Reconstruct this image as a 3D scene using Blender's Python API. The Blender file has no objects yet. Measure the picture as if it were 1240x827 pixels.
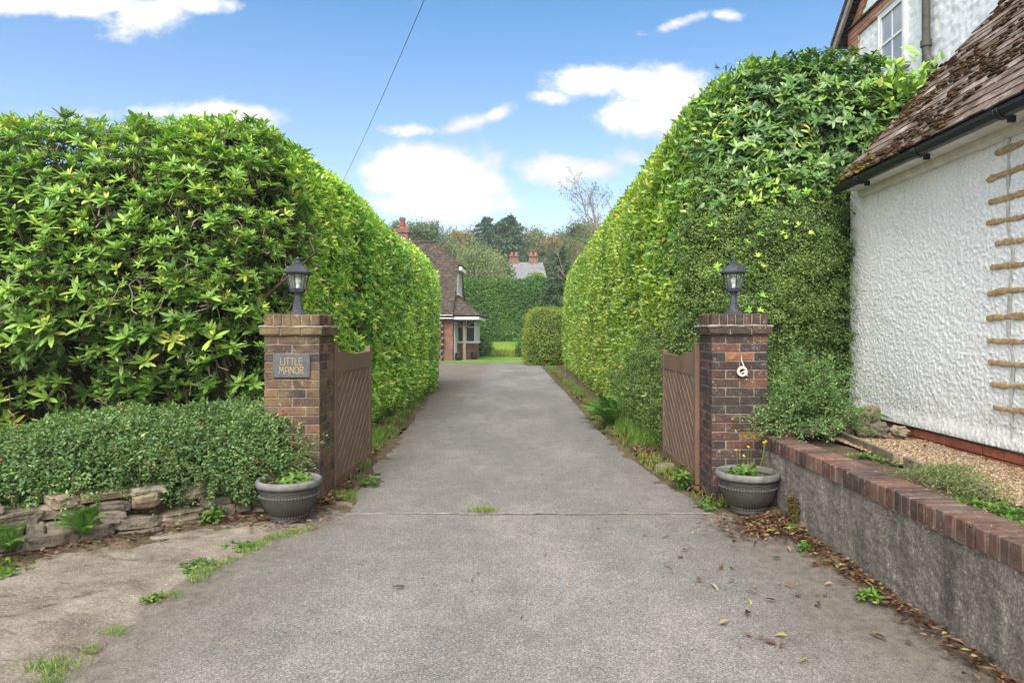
import bpy, math, random
import numpy as np
rng = np.random.default_rng(7)
random.seed(7)
PI = math.pi
SC = bpy.context.scene
COL = SC.collection
FPX, VX, VY, CAMH = 827.0, 640.0, 405.0, 1.46   # lens in photo pixels, vanishing point, eye height

# ------------------------------------------------------------------ helpers
def nrm(a):
    a = np.asarray(a, float)
    return a / np.maximum(np.linalg.norm(a, axis=-1, keepdims=True), 1e-9)

def _hash(ix, iy, iz, seed):
    n = (ix * 374761393 + iy * 668265263 + iz * 1274126177 + seed * 974711) & 0xffffffff
    n = ((n ^ (n >> 13)) * 1274126177) & 0xffffffff
    n = n ^ (n >> 16)
    return (n & 0xffff) / 65535.0

def vnoise(p, scale=1.0, seed=0):
    p = np.asarray(p, float) * scale
    i = np.floor(p).astype(np.int64); f = p - i
    f = f * f * (3 - 2 * f)
    r = 0
    for dx in (0, 1):
        for dy in (0, 1):
            for dz in (0, 1):
                w = (f[..., 0] if dx else 1 - f[..., 0]) * (f[..., 1] if dy else 1 - f[..., 1]) * (f[..., 2] if dz else 1 - f[..., 2])
                r = r + w * _hash(i[..., 0] + dx, i[..., 1] + dy, i[..., 2] + dz, seed)
    return r * 2 - 1

def fbm(p, scale=1.0, seed=0, octv=3):
    r = 0; a = 1.0
    for k in range(octv):
        r = r + a * vnoise(p, scale * 2 ** k, seed + k); a *= .5
    return r

def sstep(a, b, x):
    t = np.clip((x - a) / (b - a), 0, 1)
    return t * t * (3 - 2 * t)

def tag(o, label=None, cat=None, group=None, kind=None):
    if label: o['label'] = label
    if cat: o['category'] = cat
    if group: o['group'] = group
    if kind: o['kind'] = kind
    return o

def thing(name, label, cat, loc=(0, 0, 0), group=None, rz=0):
    o = bpy.data.objects.new(name, None); COL.objects.link(o)
    o.empty_display_size = .1
    o.location = loc; o.rotation_euler = (0, 0, rz)
    return tag(o, label, cat, group)

class MB:
    """collects vertices / faces / per-face tones, builds ONE mesh object"""
    def __init__(s): s.V = []; s.F = []; s.T = []; s.n = 0
    def add(s, V, F, tone=0.5):
        V = np.asarray(V, float).reshape(-1, 3)
        if isinstance(F, np.ndarray):
            s.F.append(F + s.n); m = len(F)
        else:
            d = {}
            m = len(F)
            F = [np.asarray(f) for f in F]
            tones = np.broadcast_to(np.asarray(tone, float), (m,))
            for k, f in enumerate(F): d.setdefault(len(f), []).append((f, tones[k]))
            for L, fs in d.items():
                s.F.append(np.array([f for f, _ in fs]) + s.n); s.T.append(np.array([t for _, t in fs]))
            s.V.append(V); s.n += len(V); return s
        s.T.append(np.broadcast_to(np.asarray(tone, float), (m,)).copy())
        s.V.append(V); s.n += len(V)
        return s
    def box(s, lo, hi, tone=.5, jit=0, rot=None):
        x0, y0, z0 = lo; x1, y1, z1 = hi
        v = np.array([[x0, y0, z0], [x1, y0, z0], [x1, y1, z0], [x0, y1, z0], [x0, y0, z1], [x1, y0, z1], [x1, y1, z1], [x0, y1, z1]], float)
        if jit: v = v + rng.uniform(-jit, jit, v.shape)
        if rot is not None:
            c = v.mean(0); v = (v - c) @ np.array(rot).T + c
        f = np.array([[0, 3, 2, 1], [4, 5, 6, 7], [0, 1, 5, 4], [1, 2, 6, 5], [2, 3, 7, 6], [3, 0, 4, 7]])
        return s.add(v, f, tone)
    def bbox(s, lo, hi, b, tone=.5, jit=0):
        """box with chamfered edges"""
        lo = np.array(lo, float); hi = np.array(hi, float)
        v = []; idx = {}
        for ix in (0, 1):
            for iy in (0, 1):
                for iz in (0, 1):
                    c = np.array([(lo, hi)[ix][0], (lo, hi)[iy][1], (lo, hi)[iz][2]])
                    sg = np.array([1 - 2 * ix, 1 - 2 * iy, 1 - 2 * iz])
                    j = rng.uniform(-jit, jit, 3) if jit else 0
                    for a in range(3):
                        off = sg * b; off[a] = 0
                        idx[(ix, iy, iz, a)] = len(v); v.append(c + off + j)
        f = []
        q = [(0, 0), (1, 0), (1, 1), (0, 1)]
        for a in range(3):
            o = [k for k in range(3) if k != a]
            for sd in (0, 1):
                fc = []
                for (p, r) in q:
                    k = [0, 0, 0]; k[a] = sd; k[o[0]] = p; k[o[1]] = r
                    fc.append(idx[(*k, a)])
                flip = (sd == 0) != (a == 1)
                f.append(fc[::-1] if flip else fc)
        for a in range(3):
            o = [k for k in range(3) if k != a]
            for (p, r) in q:
                k0 = [0, 0, 0]; k1 = [0, 0, 0]
                k0[a] = 0; k1[a] = 1
                for k in (k0, k1): k[o[0]] = p; k[o[1]] = r
                f.append([idx[(*k0, o[0])], idx[(*k1, o[0])], idx[(*k1, o[1])], idx[(*k0, o[1])]])
        for ix in (0, 1):
            for iy in (0, 1):
                for iz in (0, 1):
                    f.append([idx[(ix, iy, iz, 0)], idx[(ix, iy, iz, 1)], idx[(ix, iy, iz, 2)]])
        return s.add(v, f, tone)
    def tube(s, P, R, n=6, tone=.5, cap=True):
        P = np.asarray(P, float); m = len(P)
        R = np.broadcast_to(np.asarray(R, float), (m,))
        T = nrm(np.gradient(P, axis=0))
        ref = np.array([0, 0, 1.0]) if abs(T[:, 2]).mean() < .8 else np.array([1.0, 0, 0])
        A = nrm(np.cross(T, ref)); B = np.cross(T, A)
        an = np.linspace(0, 2 * PI, n, endpoint=False)
        V = P[:, None] + R[:, None, None] * (np.cos(an)[None, :, None] * A[:, None] + np.sin(an)[None, :, None] * B[:, None])
        i = np.arange(m - 1)[:, None] * n; k = np.arange(n)[None]; k2 = (k + 1) % n
        F = np.stack([i + k, i + k2, i + n + k2, i + n + k], -1).reshape(-1, 4)
        s.add(V, F, tone)
        if cap and n > 3:
            b = s.n - m * n
            for r0, rev in ((0, False), ((m - 1) * n, True)):
                ring = np.arange(n) + r0 + b
                s.F.append((ring[::-1] if rev else ring)[None]); s.T.append(np.array([tone if np.isscalar(tone) else .5], float))
        return s
    def lathe(s, prof, c, n=32, tone=.5, ph=0):
        prof = np.asarray(prof, float); m = len(prof)
        an = np.linspace(0, 2 * PI, n, endpoint=False) + ph
        V = np.stack([prof[:, None, 0] * np.cos(an), prof[:, None, 0] * np.sin(an), np.repeat(prof[:, None, 1], n, 1)], -1) + np.array(c)
        i = np.arange(m - 1)[:, None] * n; k = np.arange(n)[None]; k2 = (k + 1) % n
        F = np.stack([i + k, i + k2, i + n + k2, i + n + k], -1).reshape(-1, 4)
        return s.add(V, F, tone)
    def prism(s, pts, axis, a0, a1, tone=.5):
        """extrude a 2D polygon along an axis ('x','y','z')"""
        pts = np.asarray(pts, float); n = len(pts)
        def mk(a):
            A = np.full(n, a)
            return {'x': np.stack([A, pts[:, 0], pts[:, 1]], 1), 'y': np.stack([pts[:, 0], A, pts[:, 1]], 1), 'z': np.stack([pts[:, 0], pts[:, 1], A], 1)}[axis]
        V = np.concatenate([mk(a0), mk(a1)])
        F = [list(range(n))[::-1], list(range(n, 2 * n))] + [[k, (k + 1) % n, n + (k + 1) % n, n + k] for k in range(n)]
        return s.add(V, F, tone)
    def grid(s, G, tone=.5, flip=False):
        a, b = G.shape[:2]
        i = np.arange(a - 1)[:, None] * b; k = np.arange(b - 1)[None]
        F = np.stack([i + k, i + k + 1, i + b + k + 1, i + b + k], -1).reshape(-1, 4)
        if flip: F = F[:, ::-1]
        return s.add(G.reshape(-1, 3), F, tone)
    def blob(s, c, r, tone=.5, seed=0, amp=.25, n=8, sc=2.0, flat=None):
        u = np.linspace(0, PI, n); v = np.linspace(0, 2 * PI, 2 * n, endpoint=False)
        d = np.stack([np.sin(u)[:, None] * np.cos(v), np.sin(u)[:, None] * np.sin(v), np.repeat(np.cos(u)[:, None], 2 * n, 1)], -1)
        k = 1 + amp * fbm(d + seed * 7.3, sc, seed)
        if flat: d = np.sign(d) * np.abs(d) ** flat
        V = np.array(c) + d * k[..., None] * np.array(r)
        m = n; nn = 2 * n
        i = np.arange(m - 1)[:, None] * nn; q = np.arange(nn)[None]; q2 = (q + 1) % nn
        F = np.stack([i + q, i + nn + q, i + nn + q2, i + q2], -1).reshape(-1, 4)
        return s.add(V, F, tone)
    def build(s, name, mat, parent=None, smooth=False, weld=False):
        V = np.concatenate(s.V)
        if parent is not None: V = V - np.array(wloc(parent))
        me = bpy.data.meshes.new(name)
        me.vertices.add(len(V)); me.vertices.foreach_set('co', V.astype(np.float32).ravel())
        ls = np.concatenate([np.full(len(f), f.shape[1]) for f in s.F])
        fl = np.concatenate([f.ravel() for f in s.F])
        st = np.concatenate([[0], np.cumsum(ls)[:-1]])
        me.loops.add(len(fl)); me.loops.foreach_set('vertex_index', fl.astype(np.int32))
        me.polygons.add(len(ls)); me.polygons.foreach_set('loop_start', st.astype(np.int32))
        at = me.attributes.new('tone', 'FLOAT', 'FACE')
        at.data.foreach_set('value', np.concatenate(s.T).astype(np.float32))
        me.update(calc_edges=True); me.validate()
        me.polygons.foreach_set('use_smooth', np.full(len(me.polygons), bool(smooth)))
        me.materials.append(mat)
        o = bpy.data.objects.new(name, me); COL.objects.link(o)
        if parent is not None: o.parent = parent
        return o

def wloc(o):
    l = np.array(o.location, float)
    while o.parent is not None:
        o = o.parent; l = l + np.array(o.location, float)
    return l

def copy_tree(o, parent=None):
    c = o.copy(); COL.objects.link(c); c.parent = parent
    for ch in list(o.children): copy_tree(ch, c)
    return c

# ------------------------------------------------------------------ leaves
PROF = {2: [.0, 1.0, .0], 3: [.12, 1.0, .75, .04], 4: [.16, .82, 1.0, .84, .12], 1: [.5, .5]}
def leaves(mb, P, D, Nn, L, W, k=3, fold=.22, droop=.18, tone=.5):
    """k length-wise segments; k==0 gives one diamond-shaped quad"""
    P = np.asarray(P, float); N = len(P)
    if N == 0: return
    d = nrm(D); n = Nn - (Nn * d).sum(-1, keepdims=True) * d; n = nrm(n); x = np.cross(d, n)
    L = np.broadcast_to(np.asarray(L, float), (N,)); W = np.broadcast_to(np.asarray(W, float), (N,))
    tone = np.broadcast_to(np.asarray(tone, float), (N,))
    if k == 0:
        loc = np.array([[0, 0, 0], [.5, .5, 0], [0, 1, 0], [-.5, .5, 0]])
        V = P[:, None] + loc[None, :, 0, None] * W[:, None, None] * x[:, None] + loc[None, :, 1, None] * L[:, None, None] * d[:, None]
        V[:, 2] -= n * (droop * L)[:, None]
        F = np.arange(4 * N).reshape(N, 4)
        mb.add(V, F, tone); return
    pr = np.array(PROF[k]); t = np.linspace(0, 1, k + 1)
    zc = -droop * t ** 2
    V = np.zeros((N, k + 1, 3, 3))
    for j, sx in enumerate((-.5, 0, .5)):
        V[:, :, j] = (P[:, None] + (sx * pr)[None, :, None] * W[:, None, None] * x[:, None] + t[None, :, None] * L[:, None, None] * d[:, None]
                      + (zc[None, :, None] * L[:, None, None] + (abs(sx) * 2 * fold * pr)[None, :, None] * .5 * W[:, None, None]) * n[:, None])
    nv = (k + 1) * 3
    f = []
    for i in range(k):
        for j in (0, 1): f.append([i * 3 + j, i * 3 + j + 1, i * 3 + j + 4, i * 3 + j + 3])
    f = np.array(f)
    F = (np.arange(N)[:, None, None] * nv + f[None]).reshape(-1, 4)
    mb.add(V.reshape(-1, 3), F, np.repeat(tone, len(f)))

def sample_grid(G, n, dens=None, flip=False):
    a = G[:-1, :-1]; b = G[1:, :-1]; c = G[1:, 1:]; d = G[:-1, 1:]
    nn = np.cross(c - a, d - b)
    area = np.linalg.norm(nn, axis=-1) * .5
    nn = nrm(nn) * (-1 if flip else 1)
    w = area.copy()
    if dens is not None: w = w * dens((a + c) * .5)
    w = w.ravel()
    if isinstance(n, float): n = int(n * w.sum())     # float: leaves per m2 (at density 1)
    if n <= 0 or w.sum() <= 0: return np.zeros((0, 3)), np.zeros((0, 3))
    i = rng.choice(len(w), n, p=w / w.sum())
    u = rng.random((n, 1)); v = rng.random((n, 1))
    A, B, C, Dd = (q.reshape(-1, 3)[i] for q in (a, b, c, d))
    return A * (1 - u) * (1 - v) + B * u * (1 - v) + C * u * v + Dd * (1 - u) * v, nn.reshape(-1, 3)[i]

def rvec(n): return nrm(rng.normal(size=(n, 3)))

def clipped_leaves(mb, P, N, L, W, k=2, depth=.12, spread=.7, tone_scale=1.2, seed=1, tmin=0, tmax=1, up=.35, out=.03):
    """leaves of a trimmed hedge: facing roughly outwards"""
    n = len(P)
    dep = rng.random(n) ** 1.3 * depth
    P = P - N * (dep - out * rng.random(n) ** 3)[:, None]
    nn = nrm(N + spread * rvec(n) + np.array([0, 0, up]))
    d = nrm(rvec(n) + np.array([0, 0, .25]) + .25 * N)
    s = rng.uniform(.7, 1.2, n)
    pat = fbm(P * [1, 1, .6], tone_scale, seed) * .26
    t = np.clip(tmin + (tmax - tmin) * (rng.normal(.5, .2, n) + pat), 0, 1)
    leaves(mb, P, d, nn, L * s, W * s * rng.uniform(.85, 1.1, n), k, tone=t)

def rosettes(mb, C, A, nl=8, L=.12, W=.04, el=(55, 100), k=4, tone=None, droop=.15):
    """whorls of leaves round an axis"""
    m = len(C)
    ref = np.where(np.abs(A[:, 2:3]) < .9, np.array([[0, 0, 1.0]]), np.array([[1.0, 0, 0]]))
    X = nrm(np.cross(A, ref)); Y = np.cross(A, X)
    ph = rng.uniform(0, 2 * PI, m)
    size = rng.uniform(.7, 1.25, m)
    t0 = rng.normal(.45, .17, m) if tone is None else tone
    for j in range(nl):
        a = ph + 2 * PI * j / nl + rng.normal(0, .22, m)
        e = np.radians(rng.uniform(el[0], el[1], m))
        rad = np.cos(a)[:, None] * X + np.sin(a)[:, None] * Y
        d = np.cos(e)[:, None] * A + np.sin(e)[:, None] * rad
        n = np.sin(e)[:, None] * A - np.cos(e)[:, None] * rad
        keep = rng.random(m) < .93
        sz = size * rng.uniform(.75, 1.1, m)
        t = np.clip(t0 + rng.normal(0, .09, m), 0, .93)
        t = np.where(rng.random(m) < .0018, 1.2, t)
        leaves(mb, (C - .01 * A)[keep], d[keep], n[keep], (L * sz)[keep], (W * sz)[keep], k, fold=.2, droop=droop, tone=t[keep])

# ------------------------------------------------------------------ materials
def node(nt, typ, **kw):
    n = nt.nodes.new(typ)
    for k, v in kw.items():
        if k in n.inputs.keys(): n.inputs[k].default_value = v
        else: setattr(n, k, v)
    return n

def lk(nt, a, b): nt.links.new(a, b)

def new_mat(name, rough=.6, spec=.4, color=(.5, .5, .5), metal=0):
    m = bpy.data.materials.new(name); m.use_nodes = True
    nt = m.node_tree; b = nt.nodes['Principled BSDF']
    b.inputs['Roughness'].default_value = rough
    b.inputs['Specular IOR Level'].default_value = spec
    b.inputs['Base Color'].default_value = (*color, 1)
    b.inputs['Metallic'].default_value = metal
    return m, nt, b

def ramp(nt, stops, fac, interp='LINEAR'):
    r = nt.nodes.new('ShaderNodeValToRGB'); cr = r.color_ramp; cr.interpolation = interp
    while len(cr.elements) > 1: cr.elements.remove(cr.elements[-1])
    for i, (p, c) in enumerate(stops):
        e = cr.elements[0] if i == 0 else cr.elements.new(p)
        e.position = p; e.color = (*c, 1) if len(c) == 3 else c
    lk(nt, fac, r.inputs[0]); return r.outputs[0]

def noise(nt, scale, detail=3, rough=.55, vec=None, dim='3D', distort=0):
    n = node(nt, 'ShaderNodeTexNoise', Scale=scale, Detail=detail, Roughness=rough, Distortion=distort)
    if vec is None:
        g = nt.nodes.get('GEO') or nt.nodes.new('ShaderNodeNewGeometry'); g.name = 'GEO'; vec = g.outputs['Position']
    lk(nt, vec, n.inputs['Vector']); return n.outputs['Fac']

def pos(nt):
    g = nt.nodes.get('GEO') or nt.nodes.new('ShaderNodeNewGeometry'); g.name = 'GEO'; return g.outputs['Position']

def mapped(nt, scale=(1, 1, 1), rot=(0, 0, 0), loc=(0, 0, 0)):
    m = node(nt, 'ShaderNodeMapping'); m.inputs['Scale'].default_value = scale; m.inputs['Rotation'].default_value = rot
    m.inputs['Location'].default_value = loc
    lk(nt, pos(nt), m.inputs['Vector']); return m.outputs[0]

def mixc(nt, fac, a, b, mode='MIX'):
    m = nt.nodes.new('ShaderNodeMix'); m.data_type = 'RGBA'; m.blend_type = mode
    for sock, v in ((m.inputs[0], fac), (m.inputs[6], a), (m.inputs[7], b)):
        if isinstance(v, (int, float)): sock.default_value = v
        elif isinstance(v, tuple): sock.default_value = (*v, 1) if len(v) == 3 else v
        else: lk(nt, v, sock)
    return m.outputs[2]

def mth(nt, op, a, b=None, c=None, clamp=False):
    m = nt.nodes.new('ShaderNodeMath'); m.operation = op; m.use_clamp = clamp
    for i, v in enumerate((a, b, c)):
        if v is None: continue
        if isinstance(v, (int, float)): m.inputs[i].default_value = v
        else: lk(nt, v, m.inputs[i])
    return m.outputs[0]

def mrange(nt, v, a, b, c=0, d=1, smooth=False):
    m = nt.nodes.new('ShaderNodeMapRange'); m.interpolation_type = 'SMOOTHSTEP' if smooth else 'LINEAR'
    lk(nt, v, m.inputs[0])
    for i, q in enumerate((a, b, c, d)): m.inputs[i + 1].default_value = q
    return m.outputs[0]

def bump(nt, b, h, dist=.01, strength=1.0):
    n = node(nt, 'ShaderNodeBump', Strength=strength, Distance=dist); lk(nt, h, n.inputs['Height']); lk(nt, n.outputs[0], b.inputs['Normal'])

def tone(nt):
    a = nt.nodes.new('ShaderNodeAttribute'); a.attribute_name = 'tone'; return a.outputs['Fac']

def leaf_mat(name, stops, rough=.42, spec=.45, tr=.3, trc=(1.15, 1.25, .55)):
    m, nt, b = new_mat(name, rough, spec)
    c = ramp(nt, stops, tone(nt))
    v = noise(nt, 60, 2)
    c = mixc(nt, 1.0, c, ramp(nt, [(.3, (.78, .78, .78)), (.7, (1.15, 1.15, 1.15))], v), 'MULTIPLY')
    lk(nt, c, b.inputs['Base Color'])
    t = nt.nodes.new('ShaderNodeBsdfTranslucent')
    lk(nt, mixc(nt, 1.0, c, trc, 'MULTIPLY'), t.inputs[0])
    ms = nt.nodes.new('ShaderNodeMixShader'); ms.inputs[0].default_value = tr
    lk(nt, b.outputs[0], ms.inputs[1]); lk(nt, t.outputs[0], ms.inputs[2])
    lk(nt, ms.outputs[0], nt.nodes['Material Output'].inputs['Surface'])
    return m

RHODO = leaf_mat('rhododendron_leaf', [(0, (0.054, 0.107, 0.032)), (.3, (0.110, 0.222, 0.047)), (.6, (0.209, 0.385, 0.072)), (.85, (0.392, 0.578, 0.106)), (.97, (0.733, 0.655, 0.120)), (1.0, (0.800, 0.385, 0.072))], .38, .5, .25)
RHODO2 = leaf_mat('dark_rhododendron_leaf', [(0, (0.029, 0.066, 0.026)), (.4, (0.067, 0.141, 0.050)), (.75, (0.135, 0.263, 0.066)), (1, (0.285, 0.444, 0.083))], .36, .5, .2)
LAUREL = leaf_mat('laurel_leaf', [(0, (0.071, 0.177, 0.041)), (.25, (0.168, 0.381, 0.062)), (.55, (0.365, 0.659, 0.088)), (.8, (0.672, 0.800, 0.138)), (.93, (0.800, 0.800, 0.207)), (1, (0.800, 0.659, 0.207))], .27, .6, .3)
YELLOWGREEN = leaf_mat('pale_laurel_leaf', [(0, (0.045, 0.116, 0.023)), (.25, (0.136, 0.272, 0.037)), (.55, (0.270, 0.449, 0.056)), (.8, (0.466, 0.584, 0.083)), (.95, (0.631, 0.597, 0.130)), (1, (0.601, 0.272, 0.111))], .28, .6, .32)
COTON = leaf_mat('cotoneaster_leaf', [(0, (0.048, 0.083, 0.029)), (.4, (0.110, 0.193, 0.054)), (.75, (0.209, 0.315, 0.072)), (1, (0.369, 0.434, 0.122))], .45, .4, .22)
COTON2 = leaf_mat('berried_cotoneaster_leaf', [(0, (0.040, 0.078, 0.027)), (.4, (0.101, 0.195, 0.057)), (.75, (0.191, 0.323, 0.094)), (.93, (0.352, 0.426, 0.111)), (1, (0.478, 0.370, 0.086))], .4, .45, .25)
FARHEDGE = leaf_mat('far_hedge_leaf', [(0, (0.034, 0.097, 0.021)), (.5, (0.083, 0.207, 0.030)), (1, (0.179, 0.343, 0.055))], .4, .4, .22)
SHRUBY = leaf_mat('golden_shrub_leaf', [(0, (0.060, 0.115, 0.014)), (.4, (0.156, 0.243, 0.024)), (.75, (0.324, 0.378, 0.042)), (1, (0.456, 0.405, 0.060))], .45, .4, .28)
GRASS = leaf_mat('grass_blade', [(0, (0.060, 0.132, 0.022)), (.5, (0.132, 0.264, 0.034)), (.85, (0.240, 0.336, 0.060)), (1, (0.408, 0.336, 0.120))], .5, .3, .3)
WEED = leaf_mat('weed_leaf', [(0, (.04, .10, .018)), (.5, (.10, .21, .03)), (1, (.22, .32, .05))], .45, .4, .3)
FERN = leaf_mat('fern_frond', [(0, (.05, .13, .025)), (.5, (.12, .25, .05)), (1, (.22, .36, .08))], .5, .3, .3)
LITTER = leaf_mat('dead_leaf', [(0, (.035, .02, .013)), (.3, (.10, .05, .03)), (.5, (.19, .085, .045)), (.68, (.27, .15, .085)), (.82, (.36, .26, .16)), (.93, (.36, .31, .08)), (1, (.16, .26, .04))], .6, .3, .12, (1, .8, .6))
TREE_OLIVE = leaf_mat('olive_tree_leaf', [(0, (0.081, 0.115, 0.047)), (.5, (0.162, 0.209, 0.074)), (1, (0.270, 0.304, 0.121))], .55, .3, .25)
TREE_PALE = leaf_mat('willow_leaf', [(0, (0.111, 0.150, 0.065)), (.5, (0.202, 0.247, 0.098)), (1, (0.312, 0.338, 0.143))], .55, .3, .28)
TREE_GREY = leaf_mat('grey_green_tree_leaf', [(0, (0.070, 0.112, 0.056)), (.5, (0.133, 0.189, 0.091)), (1, (0.224, 0.280, 0.140))], .55, .3, .25)
TREE_DARK = leaf_mat('conifer_needle', [(0, (0.039, 0.088, 0.047)), (.5, (0.082, 0.156, 0.070)), (1, (0.166, 0.244, 0.098))], .6, .3, .12)
TREE_RUST = leaf_mat('autumn_tree_leaf', [(0, (0.125, 0.106, 0.044)), (.5, (0.250, 0.200, 0.069)), (1, (0.400, 0.300, 0.100))], .55, .3, .25)
TREE_BIRCH = leaf_mat('birch_leaf', [(0, (.09, .11, .05)), (1, (.22, .2, .09))], .55, .3, .25)

def simple(name, c, rough=.6, spec=.4, var=.25, sc=6, bmp=0, metal=0, bsc=40):
    m, nt, b = new_mat(name, rough, spec, c, metal)
    v = noise(nt, sc, 4)
    lo = tuple(x * (1 - var) for x in c); hi = tuple(min(1, x * (1 + var)) for x in c)
    lk(nt, ramp(nt, [(.3, lo), (.7, hi)], v), b.inputs['Base Color'])
    if bmp: bump(nt, b, noise(nt, bsc, 3), bmp)
    return m

CORE = simple('dark_twig_core', (.04, .042, .02), .9, .05, .5, 9, .03)  # opaque dark core for the inner twigs, added to block light through leaves
CORE_G = simple('dark_leaf_core', (.045, .075, .02), .9, .05, .55, 14, .03)  # green core for hedges and shrubs, likewise solid to stop light passing through
BARK = simple('bark', (.17, .13, .095), .8, .2, .4, 12, .006)
TWIG = simple('grey_twig', (.21, .165, .12), .8, .2, .4, 12)
DARKTWIG = simple('dark_twig', (.09, .06, .045), .8, .2, .4, 12)
MORTAR = simple('mortar', (.25, .215, .17), .9, .1, .35, 14, .004)
IRON = simple('lantern_metal', (.035, .04, .05), .5, .5, .3, 20)
PLASTIC = simple('black_gutter_plastic', (.012, .013, .016), .35, .5, .3, 8)
WHITE = simple('white_paint', (.72, .73, .74), .45, .4, .06, 5)
ROPE = simple('white_rope', (.62, .57, .48), .9, .1, .2, 60)
TIMBER = simple('weathered_timber', (.20, .165, .115), .85, .2, .4, 10, .004)
SLATE = simple('slate_plaque', (.085, .088, .095), .5, .4, .22, 25, .001)
GOLD = simple('gold_lettering', (.36, .28, .13), .5, .4, .15, 40)
BERRY = simple('red_berry', (.42, .05, .022), .35, .5, .3, 30)
FLOWER = simple('yellow_flower', (.8, .58, .02), .6, .3, .1, 30)
TERRA = simple('brown_plastic_pot', (.10, .05, .035), .5, .4, .3, 12)
SOIL = simple('potting_soil', (.06, .042, .03), .95, .1, .4, 40, .01)
MOSS = leaf_mat('moss', [(0, (.035, .022, .014)), (.55, (.08, .048, .026)), (.8, (.12, .08, .035)), (1, (.17, .17, .035))], .95, .05, .0)
SMOOTHBLACK = simple('black_boot', (.012, .012, .012), .4, .5, .2, 10)

def glass_mat(name, c, alpha):
    m = bpy.data.materials.new(name); m.use_nodes = True; nt = m.node_tree
    b = nt.nodes['Principled BSDF']; b.inputs['Base Color'].default_value = (*c, 1); b.inputs['Roughness'].default_value = .06
    b.inputs['Specular IOR Level'].default_value = .6
    t = nt.nodes.new('ShaderNodeBsdfTransparent'); ms = nt.nodes.new('ShaderNodeMixShader')
    dust = noise(nt, 8, 2)
    lk(nt, mrange(nt, dust, .3, .7, alpha * .7, alpha * 1.3), ms.inputs[0])
    lk(nt, t.outputs[0], ms.inputs[1]); lk(nt, b.outputs[0], ms.inputs[2])
    lk(nt, ms.outputs[0], nt.nodes['Material Output'].inputs['Surface'])
    return m
LGLASS = glass_mat('lantern_glass', (.5, .53, .53), .13)
WGLASS = simple('window_glass', (.30, .33, .36), .08, .8, .15, 1.5)
DARKGLASS = simple('dark_window_glass', (.06, .07, .075), .06, .8, .2, 1)

def brick_mat(name, stops, lichen=.5, stain=None, stain_amt=0):
    m, nt, b = new_mat(name, .8, .25)
    c = ramp(nt, stops, tone(nt))
    v = noise(nt, 28, 4)
    c = mixc(nt, 1.0, c, ramp(nt, [(.25, (.6, .6, .6)), (.75, (1.35, 1.3, 1.25))], v), 'MULTIPLY')
    if stain: c = mixc(nt, mrange(nt, noise(nt, 5, 4), .45, .7, 0, stain_amt), c, stain)
    sp = mth(nt, 'ADD', mth(nt, 'MULTIPLY', noise(nt, 120, 2, .5), .6), mth(nt, 'MULTIPLY', noise(nt, 16, 3, .5), .4))
    c = mixc(nt, mrange(nt, sp, .63 - .03 * lichen, .67 - .03 * lichen, 0, .6), c, (.45, .42, .34))
    lk(nt, c, b.inputs['Base Color'])
    bump(nt, b, noise(nt, 90, 3), .004)
    return m
BRICK = brick_mat('purple_brown_brick', [(0, (.04, .033, .034)), (.35, (.062, .04, .038)), (.65, (.095, .05, .042)), (.88, (.15, .068, .046)), (1, (.27, .12, .06))], .8, (.05, .042, .04), .55)
BRICKL = brick_mat('stained_brick', [(0, (.045, .038, .036)), (.3, (.08, .052, .04)), (.6, (.115, .07, .045)), (.85, (.16, .085, .048)), (1, (.25, .12, .05))], .7, (.2, .145, .07), .7)
COPING = brick_mat('coping_brick', [(0, (.058, .041, .039)), (.4, (.10, .058, .046)), (.75, (.15, .076, .054)), (1, (.21, .11, .075))], .6, (.17, .14, .115), .6)
PLINTH = brick_mat('red_plinth_brick', [(0, (.2, .07, .045)), (1, (.36, .12, .07))], .2)

def brickwall_mat(name, c1, c2, mo, sc=1.0, rot=(PI / 2, 0, 0)):
    m, nt, b = new_mat(name, .85, .2)
    t = nt.nodes.new('ShaderNodeTexBrick')
    lk(nt, mapped(nt, (1, 1, 1), rot), t.inputs['Vector'])
    t.inputs['Scale'].default_value = 1; t.inputs['Brick Width'].default_value = .225; t.inputs['Row Height'].default_value = .075
    t.inputs['Mortar Size'].default_value = .006
    t.inputs['Color1'].default_value = (*c1, 1); t.inputs['Color2'].default_value = (*c2, 1); t.inputs['Mortar'].default_value = (*mo, 1)
    c = mixc(nt, 1.0, t.outputs[0], ramp(nt, [(.3, (.75, .75, .75)), (.7, (1.2, 1.2, 1.2))], noise(nt, 4, 3)), 'MULTIPLY')
    lk(nt, c, b.inputs['Base Color']); return m
FARBRICK_Y = brickwall_mat('red_brick_front', (.15, .068, .048), (.22, .105, .072), (.22, .17, .14))
FARBRICK_X = brickwall_mat('red_brick_side', (.18, .08, .055), (.26, .12, .085), (.25, .2, .16), rot=(0, -PI / 2, -PI / 2))
QUOIN = brickwall_mat('brick_quoin', (.26, .10, .06), (.36, .16, .1), (.4, .33, .27), rot=(0, -PI / 2, -PI / 2))

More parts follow.
